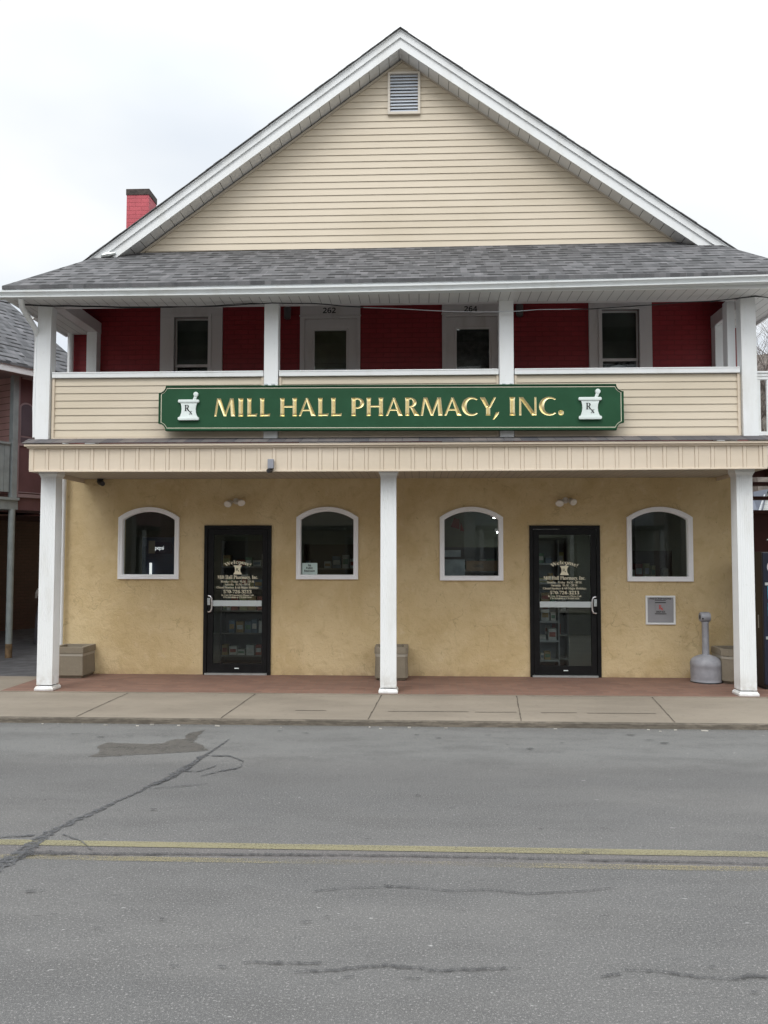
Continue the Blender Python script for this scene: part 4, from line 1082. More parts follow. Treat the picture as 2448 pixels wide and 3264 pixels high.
# ================================================================== THINGS ON THE FACADE
def floodlight(x, z, label):
    o = thing('floodlight', label, 'floodlight', (x, W, z), 'twin floodlights over the shop doors')
    mb = MB(); mb.prism([(x+.045*math.cos(i*math.pi/8), z+.01+.045*math.sin(i*math.pi/8)) for i in range(16)], W-.03, W-.001); mb.tube([(x-.03,W-.03,z),(x-.05,W-.07,z-.005)], .014, 8); mb.tube([(x+.03,W-.03,z),(x+.045,W-.07,z)], .014, 8)
    mb.build('mount', MT['floodwhite'], o, bevel=.003, smooth=True)
    for s_, hx, hz, dx in ((-1, x-.085, z-.015, -.25), (1, x+.07, z-.0, .55)):
        d_ = Vector((dx, -.85, -.45)).normalized(); c0_ = Vector((hx, W-.075, hz))
        mb = MB(); mb.tube([c0_-d_*.045, c0_-d_*.03, c0_+d_*.035, c0_+d_*.06], [.022,.036,.047,.052], 14, flat=(.95,1.15)); h = mb.build('lamp_head', MT['floodwhite'], o, smooth=True)
        mb = MB(); mb.tube([c0_+d_*.058, c0_+d_*.066], [.047,.042], 14, flat=(.95,1.15)); mb.build('lens', MT['lens'], h, smooth=True)
floodlight(-2.665, 2.497, 'twin headed white floodlight above the left shop door')
floodlight(2.09, 2.50, 'twin headed white floodlight above the right shop door')
# security camera box on the band
o = thing('security_camera', 'small grey camera box fixed to the cream band near the left door', 'camera', (-1.842, 10.26, 2.78), None)
mb = MB(); mb.box(-1.879,-1.806,10.19,10.255,2.80,2.918); mb.build('housing', MT['camgrey'], o, bevel=.006)
mb = MB(); mb.tube([(-1.856,10.23,2.80),(-1.856,10.22,2.785)], .014, 8); mb.tube([(-1.846,10.255,2.776),(-1.862,10.165,2.768)], [.024,.026], 12); mb.build('lens_barrel', MT['darkplastic'], o, smooth=True)
o = thing('dome_camera', 'small dark camera under the left end of the porch ceiling', 'camera', (-4.65, 11.9, 2.79), None)
mb = MB(); mb.lathe(-4.66, 11.93, [(.001,2.84),(.045,2.84),(.045,2.815),(.03,2.805)], 16); mb.build('mount', MT['darkplastic'], o, smooth=True)
mb = MB(); mb.tube([(-4.69,11.95,2.80),(-4.66,11.92,2.785),(-4.59,11.85,2.755)], [.03,.042,.036], 12); mb.build('camera_body', MT['darkplastic'], o, smooth=True)
for lx, lb in ((-1.92+.0,'small dark lantern on the brick wall beside the 262 door'),(1.45,'small dark lantern on the brick wall beside the 264 door')):
    o = thing('wall_lamp', lb, 'lamp', (lx, W, 5.22), 'lanterns on the upper brick wall')
    mb = MB(); mb.box(lx-.035,lx+.035,W-.02,W+.005,5.24,5.36); mb.tube([(lx,W-.02,5.33),(lx,W-.09,5.34)], .01, 6); mb.build('bracket', MT['darkplastic'], o)
    mb = MB(); mb.lathe(lx, W-.09, [(.02,5.35),(.055,5.33),(.05,5.18),(.03,5.16)], 12); mb.build('lamp_shade', simple('dusty_lamp_glass', (.10,.09,.09), .3), o, smooth=True)

# prescription drop box
o = thing('prescription_drop_box', 'grey square prescription drop box with white frame set in the stucco wall', 'drop box', (3.412, W, .95))
mb = MB(); a, b, c0, d = 3.205, 3.62, .748, 1.155
sq = lambda i, y: [(x,y,z) for x,z in ((a+i,c0+i),(a+i,d-i),(b-i,d-i),(b-i,c0+i))]
mb.loops([sq(0,W+.01), sq(0,W-.022), sq(.004,W-.026), sq(.024,W-.026), sq(.028,W-.012)]); mb.build('frame', MT['white'], o)
mb = MB(); rr = .04; pts = []
for cx_, cz_, a0 in ((b-.026-rr,d-.026-rr,0),(a+.026+rr,d-.026-rr,90),(a+.026+rr,c0+.026+rr,180),(b-.026-rr,c0+.026+rr,270)):
    pts += [(cx_+rr*math.cos(R(a0+90*i/6)), cz_+rr*math.sin(R(a0+90*i/6))) for i in range(7)]
mb.prism(pts, W-.018, W-.004); mb.box(a+.02,b-.02,W-.010,W-.006,c0+.02,d-.02)
mb.build('plate', MT['greypanel'], o)
mb = MB(); mb.box(3.335,3.485,W-.026,W-.017,.905,1.075); mb.build('flap', MT['greypanel'], o, bevel=.002)
mb = MB(); put_text(mb, 'PRESCRIPTIONS', 3.412, 1.100, W-.0205, width=.30, height=.028, serif='sansb'); mb.build('heading_print', MT['ink'], o)
mb = MB(); put_text(mb, 'DROP BOX', 3.412, .915, W-.0285, width=.125, height=.028, serif='sansb'); mb.build('flap_print', MT['ink'], o)
for q in ((3.335,3.485,W-.0275,W-.0255,1.052,1.064),(3.33,3.49,W-.0275,W-.018,.897,.905),(3.335,3.485,W-.0205,W-.018,1.085,1.092)):
    mb = MB(); mb.box(*q); mb.build('slot_line', MT['ink'], o)
mb = MB(); put_text(mb, 'R', 3.405, .965, W-.0285, width=.04, height=.062); put_text(mb, 'x', 3.43, .952, W-.029, width=.035, height=.05); mb.build('red_print', MT['redink'], o)
# paper notice inside the second window
o = thing('paper_notice', 'white notice reading No Public Restroom taped inside the arched window', 'notice', (-1.583, W+.04, 1.44))
mb = MB(); mb.box(-1.70,-1.478,W+.034,W+.037,1.437,1.61); mb.build('sheet', MT['paper'], o)
mb = MB()
for s_, z_, w_ in (('No',1.562,.043),('Public',1.522,.098),('Restroom',1.481,.152)): put_text(mb, s_, -1.592, z_, W+.0325, width=w_, height=.030, serif='sansb')
mb.build('print', MT['ink'], o)

# overhead cables under the eave
def path(fn, pts): return [fn(*p) for p in pts]
mb = MB(); yc = 10.36
zc = lambda px, py: None
mb = MB()
pts = [(-5.403,4.995),(-5.296,4.979),(-5.063,4.943),(-4.894,4.93),(-4.704,4.92),(-4.515,4.922),(-4.305,4.913),(-4.053,4.906),(-3.823,4.895),(-3.614,4.89),(-3.405,4.89),(-3.197,4.892),(-2.99,4.893),(-2.782,4.895),(-2.575,4.899),(-2.368,4.907),(-2.162,4.917),(-2.014,4.921),(-1.87,4.93),(-1.644,4.923),(-1.357,4.92),(-1.172,4.903),(-.988,4.88),(-.703,4.862)]
mb.tube([(x,10.36+random.uniform(-.003,.003),z+random.uniform(-.003,.003)) for x,z in pts], .0075, 6); cb = mb.build('utility_cable', MT['cable'], smooth=True)
tag(cb, 'black utility cable looped along the porch eave above the posts', 'cable')
mb = MB(); mb.tube([(x,10.352,z+.006+random.uniform(-.008,.008)) for x,z in pts[:18]], .0045, 5); mb.build('thin_cable', MT['cable'], cb, smooth=True)
pts2 = [(1.9,4.80),(2.173,4.808),(2.471,4.825),(2.69,4.837),(2.908,4.849),(3.284,4.877),(3.619,4.887),(3.914,4.914),(4.17,4.941),(4.324,4.925),(4.8,4.90),(6,4.86)]
mb = MB(); mb.tube([(x,10.36,z) for x,z in pts2], .006, 6); mb.build('right_cable', MT['cable'], cb, smooth=True)
mb = MB(); mb.tube([(x,10.352,z-.006+.012*math.sin(x*5)) for x,z in pts2[6:]], .0045, 5); mb.build('thin_cable', MT['cable'], cb, smooth=True)
mw = [(-1.0,4.882),(-.703,4.860),(-.397,4.846),(-.093,4.828),(.15,4.811),(.413,4.796),(.716,4.786),(.997,4.785),(1.236,4.79),(1.494,4.808),(1.834,4.808),(2.113,4.807),(2.471,4.825),(2.9,4.85)]
mb = MB(); mb.tube([(x,10.365,z) for x,z in mw], .005, 6); mb.build('bare_wire', MT['wire'], cb, smooth=True)

# ================================================================== PLANTERS, ASH RECEPTACLE
def planter(cx, cy, half, h, ch, taper, label):
    o = thing('planter', label, 'planter', (cx, cy, 0), 'concrete planters along the shopfront')
    def ring(hf, z):
        c_ = min(ch, hf*.8)
        return [(cx-hf+c_,cy-hf,z),(cx+hf-c_,cy-hf,z),(cx+hf,cy-hf+c_,z),(cx+hf,cy+hf-c_,z),(cx+hf-c_,cy+hf,z),(cx-hf+c_,cy+hf,z),(cx-hf,cy+hf-c_,z),(cx-hf,cy-hf+c_,z)]
    mb = MB(); r = ring
    b0 = half*taper
    mb.loops([r(b0-.03,.004), r(b0-.022,.035), r(b0,.04), r(half-.012,h-.125), r(half-.012,h-.088), r(half,h-.085), r(half,h), r(half-.06,h), r(half-.065,h-.07)])
    mb.face(r(half-.065,h-.07)); mb.face(r(b0-.03,.004))
    mb.build('planter_body', MT['planter'], o)
    mb = MB(); q = half-.008
    mb.loops([r(half-.014,h-.128), r(q,h-.126), r(q,h-.090), r(half-.014,h-.088)]); mb.build('pale_band', MT['planter_band'], o)
    mb = MB(); n = 12; g = half-.07
    for i in range(n):
        for j in range(n):
            pass
    P = [(cx-g+2*g*i/n, cy-g+2*g*j/n, h-.06+random.uniform(-.02,.02)) for i in range(n+1) for j in range(n+1)]
    mb.add(P, [(i*(n+1)+j,(i+1)*(n+1)+j,(i+1)*(n+1)+j+1,i*(n+1)+j+1) for i in range(n) for j in range(n)])
    mb.build('soil', MT['soil'], o)
planter(-4.928, 11.752, .228, .432, .004, .985, 'square concrete planter at the left corner behind the column')
planter(-.388, 11.745, .232, .455, .035, .985, 'square concrete planter half hidden behind the middle column')
planter(4.335, 11.68, .268, .462, .075, .93, 'chamfered concrete planter beside the grey ash receptacle')
o = thing('ash_receptacle', 'grey plastic smokers ash receptacle with tall neck standing by the stucco wall', 'ash receptacle', (3.915, 11.64, 0))
cx, cy = 3.915, 11.64
mb = MB(); mb.lathe(cx, cy, [(.185,.002),(.2,.006),(.203,.02),(.198,.03),(.2,.06),(.204,.15),(.203,.215),(.206,.222),(.206,.262),(.202,.272),(.199,.285),(.186,.308),(.160,.332),(.120,.352),(.08,.366),(.05,.373)], 36); mb.build('base_pot', MT['greyplastic'], o, smooth=True)
mb = MB(); mb.lathe(cx, cy, [(.048,.366),(.046,.45),(.045,.62),(.044,.79),(.049,.80),(.049,.82)], 20); mb.build('neck', MT['greyplastic'], o, smooth=True)
mb = MB(); hd = []
for y_, rr_ in ((cy-.062,.058),(cy-.05,.068),(cy+.05,.068),(cy+.062,.058)):
    pass
mb.tube([(cx-.07,cy,.883),(cx-.058,cy,.883),(cx+.05,cy,.883),(cx+.062,cy,.883)], [.058,.068,.069,.06], 20); hdo = mb.build('head', MT['greyplastic'], o, smooth=True)
mb = MB(); mb.tube([(cx-.0745,cy-.006,.883),(cx-.069,cy-.006,.883)], [.026,.026], 14); mb.tube([(cx-.052,cy-.066,.866),(cx-.052,cy-.0705,.866)], [.012,.012], 10); mb.build('opening', MT['darkplastic'], hdo)
mb = MB(); mb.lathe(cx, cy, [(.195,.0),(.209,.0),(.207,.012),(.196,.014)], 36); mb.build('foot_ring', MT['darkplastic'], o)

# ================================================================== INSIDE THE SHOP
def shelf_unit(x0, x1, y, z1, n, label, shade):
    o = thing('display_shelf', label, 'shelf', ((x0+x1)/2, y, 0), 'stock shelves inside the shop')
    mb = MB(); mb.box(x0,x1,y+.28,y+.31,0,z1); mb.box(x0,x0+.02,y,y+.28,0,z1); mb.box(x1-.02,x1,y,y+.28,0,z1)
    mb.build('carcass', simple('shelf_paint', shade, .6), o)
    for i in range(n):
        z = .12+(z1-.2)*i/n
        mb = MB(); mb.box(x0+.02,x1-.02,y,y+.28,z,z+.025); mb.build('shelf_board', simple('shelf_board_paint', tuple(q*1.5 for q in shade), .6), o)
    return o
goods = MB()
gm = [simple('goods_carton', c_, .6, var=.3, scale=9) for c_ in ((.42,.45,.44),(.12,.17,.22),(.30,.22,.10),(.26,.07,.05),(.33,.33,.16),(.10,.20,.13),(.5,.5,.47))]
def stock(x0, x1, y, z1, n, fill=.9, tall=.8):
    for i in range(n):
        z = .12+(z1-.2)*i/n+.025; hmax = (z1-.2)/n-.05; x = x0+.03
        while x < x1-.08:
            w_ = random.uniform(.05,.15); hh_ = hmax*random.uniform(.35,.95)*tall
            if random.random() < fill and x+w_ < x1-.02:
                yy = y+random.uniform(.01,.06); m_ = random.choice([0,1,2,3,4,5,6,0,6])
                goods.box(x, x+w_*.93, yy, yy+.14, z, z+hh_, m_)
                goods.box(x+w_*.1, x+w_*.83, yy-.002, yy, z+hh_*.3, z+hh_*.7, random.randrange(7))
            x += w_+random.uniform(0,.02)
UN = [(-3.15,-2.1,13.1,1.95,5,'dim stock shelf of cartons behind the left shop door',(.10,.10,.10)),
      (-1.9,-.7,13.6,1.9,5,'dim stock shelf behind the window with the paper notice',(.09,.075,.05)),
      (.2,1.25,13.3,1.85,5,'dim stock shelf behind the window right of the middle column',(.10,.11,.12)),
      (1.55,2.3,13.0,2.0,5,'dim stock shelf of bottles behind the right shop door',(.13,.14,.14)),
      (1.62,2.12,12.75,1.95,6,'narrow pale rack of bottles just inside the right shop door',(.22,.24,.25)),
      (2.9,4.1,13.7,1.8,4,'dim stock shelf behind the window nearest the drop box',(.05,.03,.025))]
for u in UN:
    shelf_unit(*u); stock(u[0], u[1], u[2], u[3], u[4])
gs = struct(goods.build('shelf_goods', gm), 'stuff'); tag(gs, 'cartons and bottles crowding the dim shelves inside the shop', 'shop goods')
o = thing('drinks_cooler', 'blue drinks cooler with lit header and lit edge strip behind the leftmost window', 'cooler', (-3.95, 12.75, 0))
mb = MB(); mb.box(-4.32,-3.6,12.8,13.4,0,2.0); mb.build('cabinet', simple('deep_blue_cabinet', (.02,.045,.09), .4), o, bevel=.01)
mb = MB(); mb.box(-4.185,-4.155,12.76,12.79,.6,1.60); mb.build('light_strip', MT['litwhite'], o)
mb = MB(); mb.box(-4.2,-3.85,12.778,12.798,1.74,1.92); mb.build('header_panel', simple('dark_blue_header', (.01,.02,.06), .4), o)
mb = MB(); put_text(mb, 'pepsi', -4.035, 1.805, 12.772, width=.135, height=.062, serif=False); mb.face([(-4.14,12.772,1.77),(-4.12,12.772,1.77),(-4.105,12.772,1.81),(-4.105,12.772,1.88)]); mb.build('lit_lettering', MT['litwhite'], o)
mb = MB(); mb.box(-4.15,-4.05,12.6,12.604,1.745,1.94); pn_ = mb.build('pinned_card', simple('grey_card', (.18,.17,.14), .8)); tag(pn_, 'dull grey card hanging in front of the drinks cooler', 'card')
o = thing('cardboard_box', 'brown cardboard box lettered GANZ on the sill inside the window', 'box', (.93, 12.5, 1.45))
mb = MB(); mb.box(.70,1.16,12.45,12.75,1.49,1.64); mb.build('carton', simple('brown_card', (.20,.13,.075), .8), o, bevel=.004)
mb = MB(); put_text(mb, 'GANZ', .88, 1.545, 12.447, width=.15, height=.045, serif=False); mb.build('print', MT['ink'], o)
mb = MB(); mb.box(.36,.68,12.5,12.8,1.42,1.66); mb.box(.38,.62,12.5,12.75,1.70,1.80); pb = mb.build('pale_carton', simple('pale_blue_carton', (.30,.36,.40), .7, var=.3, scale=6), bevel=.004); tag(pb, 'pale blue carton next to the brown lettered box in the window', 'box')
mb = MB(); mb.prism([(.47,2.15),(.52,2.28),(.60,2.26),(.60,2.11)], 12.46, 12.48); mb.prism([(.61,2.09),(.62,2.22),(.67,2.08)], 12.46, 12.48); sl_ = mb.build('toy_sail', simple('dark_red_sailcloth', (.16,.03,.03), .8)); tag(sl_, 'dark red toy boat sails hanging in the window above the pale carton', 'ornament')
mb = MB(); mb.box(.30,1.2,12.4,12.9,1.36,1.42); ds = mb.build('window_ledge', MT['maroonwood'], B)
for x_, y_, zl_, lb in ((2.0,15.8,2.45,'lit tube light hanging inside behind the window right of the middle column'),(2.18,17.0,2.2,'lower lit tube light at the back of the shop, right of the middle column'),(-2.6,15.2,2.66,'lit ceiling tube light deep inside beyond the left door')):
    o = thing('ceiling_light', lb, 'light', (x_, y_, zl_+.05), 'tube lights on the shop ceiling')
    mb = MB(); mb.box(x_-.65,x_+.65,y_-.1,y_+.1,zl_,zl_+.055); mb.build('fitting', MT['trim'], o)
    mb = MB()
    for dy in (-.045,.045): mb.tube([(x_-.6,y_+dy,zl_-.02),(x_+.6,y_+dy,zl_-.02)], .016, 8)
    mb.build('tube', MT['tube'], o)

# ================================================================== VENDING MACHINE + STAIR + BALCONY (right)
o = thing('vending_machine', 'navy drinks vending machine with red round emblem beyond the right column', 'vending machine', (4.95, 11.3, 0))
vx0, vx1, vy0, vy1 = 4.445, 5.33, 11.0, 11.75
mb = MB(); mb.box(vx0,vx1,vy0+.05,vy1,.03,1.775); mb.build('cabinet', MT['brownside'], o, bevel=.008)
mb = MB(); mb.box(vx0+.004,vx1-.004,vy0,vy0+.055,.06,1.77); mb.build('front_panel', MT['navy'], o, bevel=.012)
ex_, ez_ = 4.60, 1.578
mb = MB(); mb.prism([(ex_+.098*math.cos(i*math.pi/20), ez_+.098*math.sin(i*math.pi/20)) for i in range(40)], vy0-.006, vy0+.002); em = mb.build('round_emblem', simple('emblem_white', (.75,.75,.75), .4), o)
mb = MB(); mb.face([(ex_+.088*math.cos(R(5+a_)), vy0-.009, ez_+.012+.076*math.sin(R(5+a_))) for a_ in range(0,171,10)] + [(ex_-.088,vy0-.009,ez_-.02),(ex_-.02,vy0-.009,ez_+.0),(ex_+.05,vy0-.009,ez_+.035)]); mb.build('emblem_red', MT['redink'], em)
mb = MB(); mb.face([(ex_+.088*math.cos(R(195+a_)), vy0-.009, ez_-.01+.076*math.sin(R(195+a_))) for a_ in range(0,161,10)] + [(ex_+.07,vy0-.009,ez_+.02),(ex_,vy0-.009,ez_-.025)]); mb.build('emblem_blue', simple('emblem_blue_paint', (.02,.06,.30), .4), em)
for z_ in (1.36,.665):
    mb = MB(); mb.box(4.468,5.2,vy0-.012,vy0+.004,z_-.018,z_+.018); mb.build('trim_bar', MT['alu'], o)
for z_, c_ in ((1.25,(.08,.42,.60)),(1.03,(.10,.50,.62)),(.83,(.04,.22,.20))):
    mb = MB(); mb.box(4.502,4.70,vy0-.010,vy0+.002,z_-.085,z_+.085); mb.build('flavour_panel', simple('drink_label', c_, .3, var=.5, scale=14), o)
mb = MB(); mb.box(vx0+.03,vx1-.03,vy0+.06,vy1-.03,0,.035); mb.build('foot', MT['darkplastic'], o)
mb = MB(); mb.box(vx0-.004,vx0,vy0+.15,vy0+.17,.78,.95); mb.build('side_hinge', MT['alu'], o)

o = thing('outdoor_stair', 'dark red timber stair with open treads rising behind the vending machine', 'staircase', (5.2, 13, 0))
for i in range(12):
    y_ = 12.3+.25*i; z_ = 2.773-.192*i
    mb = MB(); mb.box(4.82,5.9,y_,y_+.27,z_-.02,z_+.022); mb.build('tread', MT['maroonwood'], o)
for x_ in (4.80, 5.9):
    mb = MB(); mb.hexa([(x_,12.25,2.55),(x_+.04,12.25,2.55),(x_+.04,15.3,.2),(x_,15.3,.2)], [(x_,12.25,2.83),(x_+.04,12.25,2.83),(x_+.04,15.3,.45),(x_,15.3,.45)]); mb.build('stringer', MT['maroonwood'], o)
mb = MB(); mb.hexa([(5.04,13.0,1.75),(5.2,13.0,1.75),(5.2,13.08,1.75),(5.04,13.08,1.75)], [(5.13,13.0,2.42),(5.6,13.0,2.42),(5.6,13.08,2.42),(5.13,13.08,2.42)]); mb.box(5.06,5.16,13.0,13.08,0,1.75); mb.build('support_post', MT['maroonwood'], o)
mb = MB(); mb.box(4.78,5.9,13.1,13.14,0,1.93); mb.box(4.78,5.9,13.07,13.1,1.88,1.96); mb.build('lower_boarding', MT['maroonwood'], o)

o = thing('side_balcony', 'white railed landing attached beyond the right corner post', 'balcony', (5.4, 11, 2.95))
mb = MB(); mb.box(4.27,7.2,10.52,12.26,2.985,3.14); mb.build('deck', MT['white'], o)
mb = MB(); mb.box(5.0,5.06,10.6,12.25,2.86,2.984); mb.box(4.28,7.2,12.18,12.25,2.86,2.984); mb.build('joist', MT['maroonwood'], o)
mb = MB(); mb.box(4.20,7.2,10.49,10.56,3.97,4.01); mb.box(4.20,7.2,10.475,10.575,4.008,4.03); mb.box(4.2,7.2,10.5,10.55,3.93,3.972); mb.build('top_rail', MT['white'], o, bevel=.003)
mb = MB(); mb.box(4.215,7.2,10.475,10.55,3.175,3.27); mb.build('bottom_rail', MT['white'], o, bevel=.003)
for i in range(22):
    x_ = 4.228+.118*i
    mb = MB(); mb.box(x_,x_+.037,10.505,10.54,3.27,3.93); mb.build('baluster', MT['white'], o)

# ================================================================== NEIGHBOUR ON THE LEFT (stands at an angle)
NP = Vector((-7.028,14.02,0)); na = R(29); ND = Vector((math.sin(na),math.cos(na),0)); NN = Vector((-math.cos(na),math.sin(na),0))
def nl_(a, b, z): p = NP+ND*a+NN*b; return (p.x, p.y, z)
class NB(MB):
    def lb(s, a0, a1, b0, b1, z0, z1, mi=0):
        return s.hexa([nl_(a0,b0,z0),nl_(a1,b0,z0),nl_(a1,b1,z0),nl_(a0,b1,z0)], [nl_(a0,b0,z1),nl_(a1,b0,z1),nl_(a1,b1,z1),nl_(a0,b1,z1)], mi)
H = thing('neighbour_house', 'maroon clapboard house with grey balcony posts and shingled roof left of the pharmacy', 'house', nl_(-2,2,0))
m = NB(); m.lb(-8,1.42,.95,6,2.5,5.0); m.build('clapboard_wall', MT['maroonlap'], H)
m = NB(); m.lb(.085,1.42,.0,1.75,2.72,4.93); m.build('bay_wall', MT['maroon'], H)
m = NB(); m.lb(.070,.0845,.03,1.75,2.72,4.83); m.build('bay_side_wall', MT['maroonlap'], H)
m = NB()
for a0, a1, z0, z1 in ((.085,.115,2.72,4.9),(.10,.125,3.66,4.33),(.39,.43,3.66,4.4)): m.lb(a0,a1,-.022,.0,z0,z1)
m.lb(.10,.43,-.02,.0,3.62,3.665); m.lb(.1,1.4,-.03,0,2.72,2.78); m.lb(.1,1.4,-.03,0,2.80,2.815); m.build('wall_trim', MT['mauve'], H)
m = NB()
pts = [(.125,3.67),(.39,3.67),(.39,4.30)]+[(.2575+.1325*math.cos(R(a_)), 4.30+.09*math.sin(R(a_))) for a_ in range(0,181,15)]+[(.125,4.30)]
m.face([nl_(a_,-.006,z_) for a_, z_ in pts]); wn_ = m.build('arched_window', MT['mauve'], H)
m = NB(); pts = [(.15,3.80),(.37,3.80),(.37,4.29)]+[(.26+.11*math.cos(R(a_)), 4.29+.07*math.sin(R(a_))) for a_ in range(0,181,15)]+[(.15,4.29)]
m.face([nl_(a_,-.012,z_) for a_, z_ in pts]); m.lb(.15,.37,-.014,-.011,3.68,3.77); m.build('pane', simple('dusky_pane', (.10,.085,.10), .15), wn_)
m = NB(); m.lb(-8,.1,-.04,1.75,2.5,2.70); m.lb(.1,1.42,-.0,1.75,2.5,2.72, 1); m.build('deck', [MT['greywood'], MT['maroon']], H)
m = NB(); m.lb(-8,.11,-.07,-.0,2.66,2.705); m.build('deck_edge', MT['greywood'], H)
for a_ in (.03,-2.6,-5.2):
    m = NB(); m.lb(a_-.05,a_+.05,-.03,.07,2.7,4.9); m.build('balcony_post', MT['greywood'], H)
    p = NP+ND*(a_-.015)
    m = NB(); m.lathe(p.x, p.y, [(.055,-.1),(.055,2.5)], 14); ps = m.build('support_post', MT['greywood'], H, smooth=True)
    m = NB(); m.lathe(p.x, p.y, [(.057,-.1),(.0575,.12),(.0555,.2)], 14); m.build('rusty_foot', simple('rust_stain', (.20,.13,.07), .9, var=.4, scale=12), ps, smooth=True)
m = NB()
for i in range(26):
    a_ = -.05-.105*i; m.lb(a_-.098,a_,-.0,.025,2.80,3.62)
m.lb(-2.6,-.05,-.02,.05,3.62,3.66); m.build('balustrade_boards', MT['greywood'], H)
m = NB(); m.lb(-8,.16,-.30,-.27,4.815,4.955); m.lb(-8,.17,-.315,-.27,4.94,4.965); m.build('porch_fascia', MT['white'], H)
m = NB(); m.lb(-8,.16,-.27,1.75,4.83,4.85); m.lb(.16,1.5,-.3,1.8,4.80,4.96, 1); m.build('porch_soffit', [MT['mauve'], MT['mauve']], H)
m = NB()
def roofpt(a, b): return nl_(a, b, 4.975+.75*(b+.32))
slab(m, [roofpt(-8,-.33), roofpt(.19,-.33), roofpt(1.58,-.33), roofpt(1.26,2.2), roofpt(1.05,4.4), roofpt(-8,4.4)], .04)
slab(m, [roofpt(-8,4.4), roofpt(1.05,4.4), nl_(1.05,9,4.9), nl_(-8,9,4.9)], .04)
m.build('roof', MT['shingle2'], H)
m = NB(); m.face([nl_(1.42,1.75,4.9),nl_(1.42,6.5,4.9),nl_(1.03,4.3,8.3)]); m.build('gable_wall', MT['maroonlap'], H)
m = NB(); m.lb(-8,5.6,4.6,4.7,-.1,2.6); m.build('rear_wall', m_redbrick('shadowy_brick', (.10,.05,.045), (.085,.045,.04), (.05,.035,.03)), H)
m = NB(); m.lb(1.35,5.6,1.75,4.6,2.5,2.6); m.build('carport_ceiling', MT['maroonwood'], H)
# hooded shape of unknown kind under the balcony
p = NP+ND*2.05+NN*1.55
o = thing('hooded_shape', 'grey hooded shape standing in the shade under the neighbouring balcony', 'object', (p.x,p.y,-.05))
mb = MB(); cxb, cyb = p.x+.10, p.y
mb.lathe(cxb, cyb, [(.42,-.04),(.44,.05),(.43,.08),(.42,.45),(.36,.85),(.28,1.05),(.2,1.14),(.08,1.18)], 26); mb.build('hooded_body', MT['cover'], o, smooth=True)
mb = MB(); mb.tube([(cxb-.26,cyb-.30,1.04),(cxb-.28,cyb-.335,.95),(cxb-.30,cyb-.335,.86)], [.035,.045,.02], 10, flat=(1,.8)); mb.build('white_patch', simple('white_plastic', (.6,.6,.6), .5), o, smooth=True)

# ================================================================== ACROSS THE STREET (unseen houses added for the shop glass to mirror)
def added_street_house(x0, x1, h, wall, roofm, label):
    o = thing('added_street_house', label, 'house', ((x0+x1)/2, -9, -.1), 'unseen houses added across the street')
    mb = MB(); mb.box(x0,x1,-17,-9,-.15,h); mb.prism([(x0,h),(x1,h),((x0+x1)/2,h+(x1-x0)*.36)], -16.9, -9.02); mb.build('wall', wall, o)
    mb = MB(); xm = (x0+x1)/2; zt_ = h+(x1-x0)*.36
    slab(mb, [(x0-.4,-8.6,h-.28),(xm,-8.6,zt_+.06),(xm,-17.4,zt_+.06),(x0-.4,-17.4,h-.28)], .1); slab(mb, [(xm,-8.6,zt_+.06),(x1+.4,-8.6,h-.28),(x1+.4,-17.4,h-.28),(xm,-17.4,zt_+.06)], .1); mb.build('roof', roofm, o)
    n = max(2, int((x1-x0)/2.2))
    for i in range(n):
        xc = x0+(i+.5)*(x1-x0)/n
        for zc_ in (.9, 3.7):
            if i == n//2 and zc_ < 1:
                mb = MB(); mb.box(xc-.5,xc+.5,-9.0,-8.96,0,2.15); mb.build('door', MT['maroonwood'], o); continue
            mb = MB(); mb.box(xc-.52,xc+.52,-9.0,-8.95,zc_-.1,zc_+1.6); wn2 = mb.build('window', MT['white'], o)
            mb = MB(); mb.box(xc-.42,xc+.42,-8.95,-8.94,zc_,zc_+1.5); mb.build('pane', MT['darkplastic'], wn2)
    mb = MB(); mb.box(x0,x1,-9.0,-7.3,2.65,2.8); mb.build('porch_roof', roofm, o)
    for i in range(3):
        xc = x0+.15+i*(x1-x0-.3)/2
        mb = MB(); mb.box(xc-.07,xc+.07,-7.5,-7.36,-.1,2.65); mb.build('porch_post', MT['white'], o)
added_street_house(2.2, 9.2, 5.6, MT['palewall'], MT['shingle2'], 'unseen white clapboard house added across the street for the right shop windows to mirror')
added_street_house(-8.6, -1.2, 5.2, MT['siding'], MT['shingle3'], 'unseen cream house added across the street for the left door glass to mirror')
added_street_house(-18, -10.4, 5.8, MT['maroonlap'], MT['shingle3'], 'unseen maroon house added across the street for the leftmost window to mirror')
sheet('far_pavement', [(-120,-3.2),(120,-3.2),(120,-1.25),(-120,-1.25)], -.02, MT['concrete'])
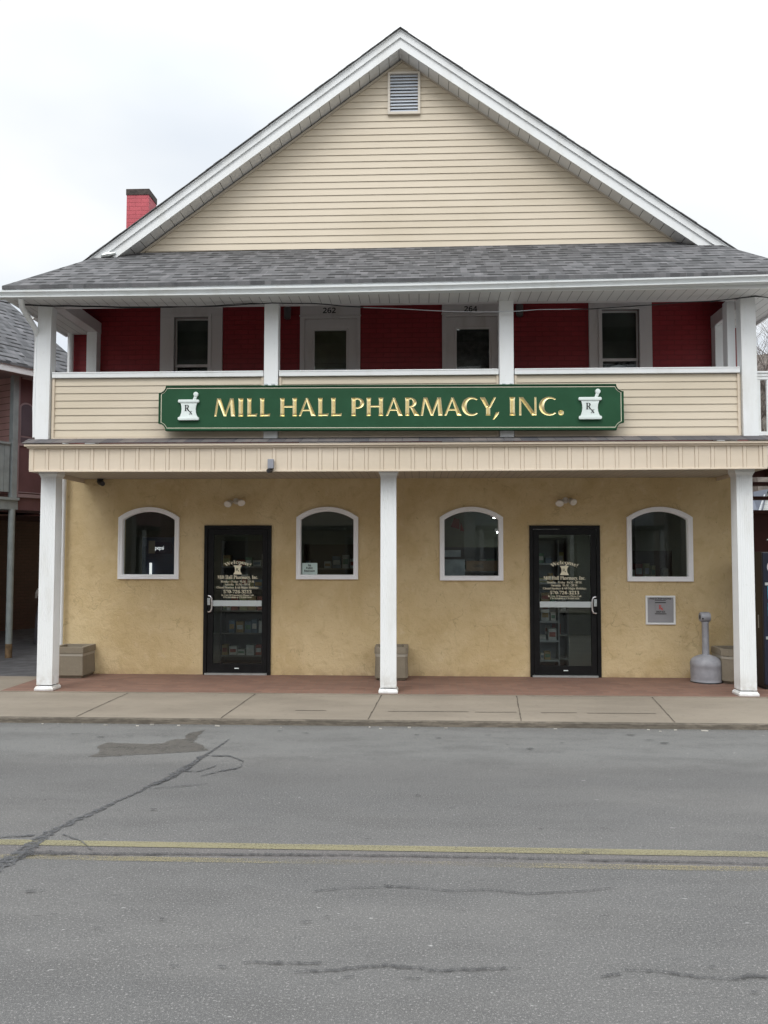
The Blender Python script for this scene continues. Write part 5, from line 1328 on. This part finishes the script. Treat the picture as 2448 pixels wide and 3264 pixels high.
# ================================================================== FAR RIGHT: house and bare trees
o = thing('white_house', 'white clapboard house with grey roof seen between the stair treads', 'house', (13, 31, 0))
mb = MB(); mb.box(10.6,12.4,30.3,35,-.2,2.95); mb.prism([(12.0,2.9),(12.95,2.9),(12.40,4.0)], 30.2, 30.3); mb.box(12.05,14.8,30.25,35,-.2,2.92); mb.build('wall', MT['palewall'], o)
mb = MB(); slab(mb, [(10.4,30.0,2.98),(12.2,30.0,2.98),(12.42,31.6,4.05),(10.4,31.6,4.05)], .08); slab(mb, [(12.12,30.1,2.98),(12.40,30.1,4.05),(12.40,35,4.05),(12.12,35,2.98)], .06); slab(mb, [(12.40,30.1,4.05),(13.1,30.1,2.9),(13.1,35,2.9),(12.40,35,4.05)], .06); mb.build('roof', simple('slate_blue_roof', (.14,.155,.19), .8), o)
mb = MB(); mb.box(11.7,12.0,30.27,30.30,1.5,2.5); mb.build('window', MT['glass_dark'], o)
mb = MB(); mb.box(10.5,12.2,29.96,30.02,2.93,3.0); mb.build('gutter', MT['white'], o)
def bare_tree(x, y, z, h, lean, label, sd_):
    rnd = random.Random(sd_); o = thing('bare_tree', label, 'tree', (x,y,z), 'leafless trees on the hillside')
    trunk = MB(); crown = MB()
    def grow(p, d, L, r, dep):
        pts = [p]; rs = [r]
        for i in range(4):
            d = (d+Vector((rnd.uniform(-.12,.12),rnd.uniform(-.12,.12),rnd.uniform(-.02,.08)))).normalized()
            p = p+d*(L/4); pts.append(p); rs.append(r*(1-.12*(i+1)))
            if dep < 5 and (i > 0 or dep > 0):
                for _ in range(2 if dep < 3 else 1):
                    a = rnd.uniform(0,6.28); s = Vector((math.cos(a), math.sin(a), rnd.uniform(.1,.6)))
                    grow(p, (d*.8+s*.75).normalized(), L*rnd.uniform(.42,.62), rs[-1]*.55, dep+1) if dep < 4 else None
        (trunk if dep == 0 else crown).tube(pts, rs, 5 if dep < 2 else 3, cap=False)
    grow(Vector((x,y,z)), Vector((lean,0,1)).normalized(), h*.62, h*.014, 0)
    trunk.build('trunk', MT['bark'], o, smooth=True); crown.build('crown', MT['bark'], o, smooth=True)
bare_tree(16.0, 40, 3.0, 9.6, .03, 'leafless tree left of the pair above the white railing', 3)
bare_tree(16.9, 40.5, 3.0, 11.2, -.03, 'taller leafless tree at the right edge above the white railing', 5)
bare_tree(16.4, 43, 5.0, 7.5, .02, 'short bushy leafless tree between the two taller ones', 12)
bare_tree(17.6, 44, 5.0, 8.0, -.02, 'crooked leafless tree low on the slope behind the railing', 21)
bare_tree(18.9, 46, 4.2, 10, 0, 'thin leafless tree farther up the hillside behind the railing', 8)
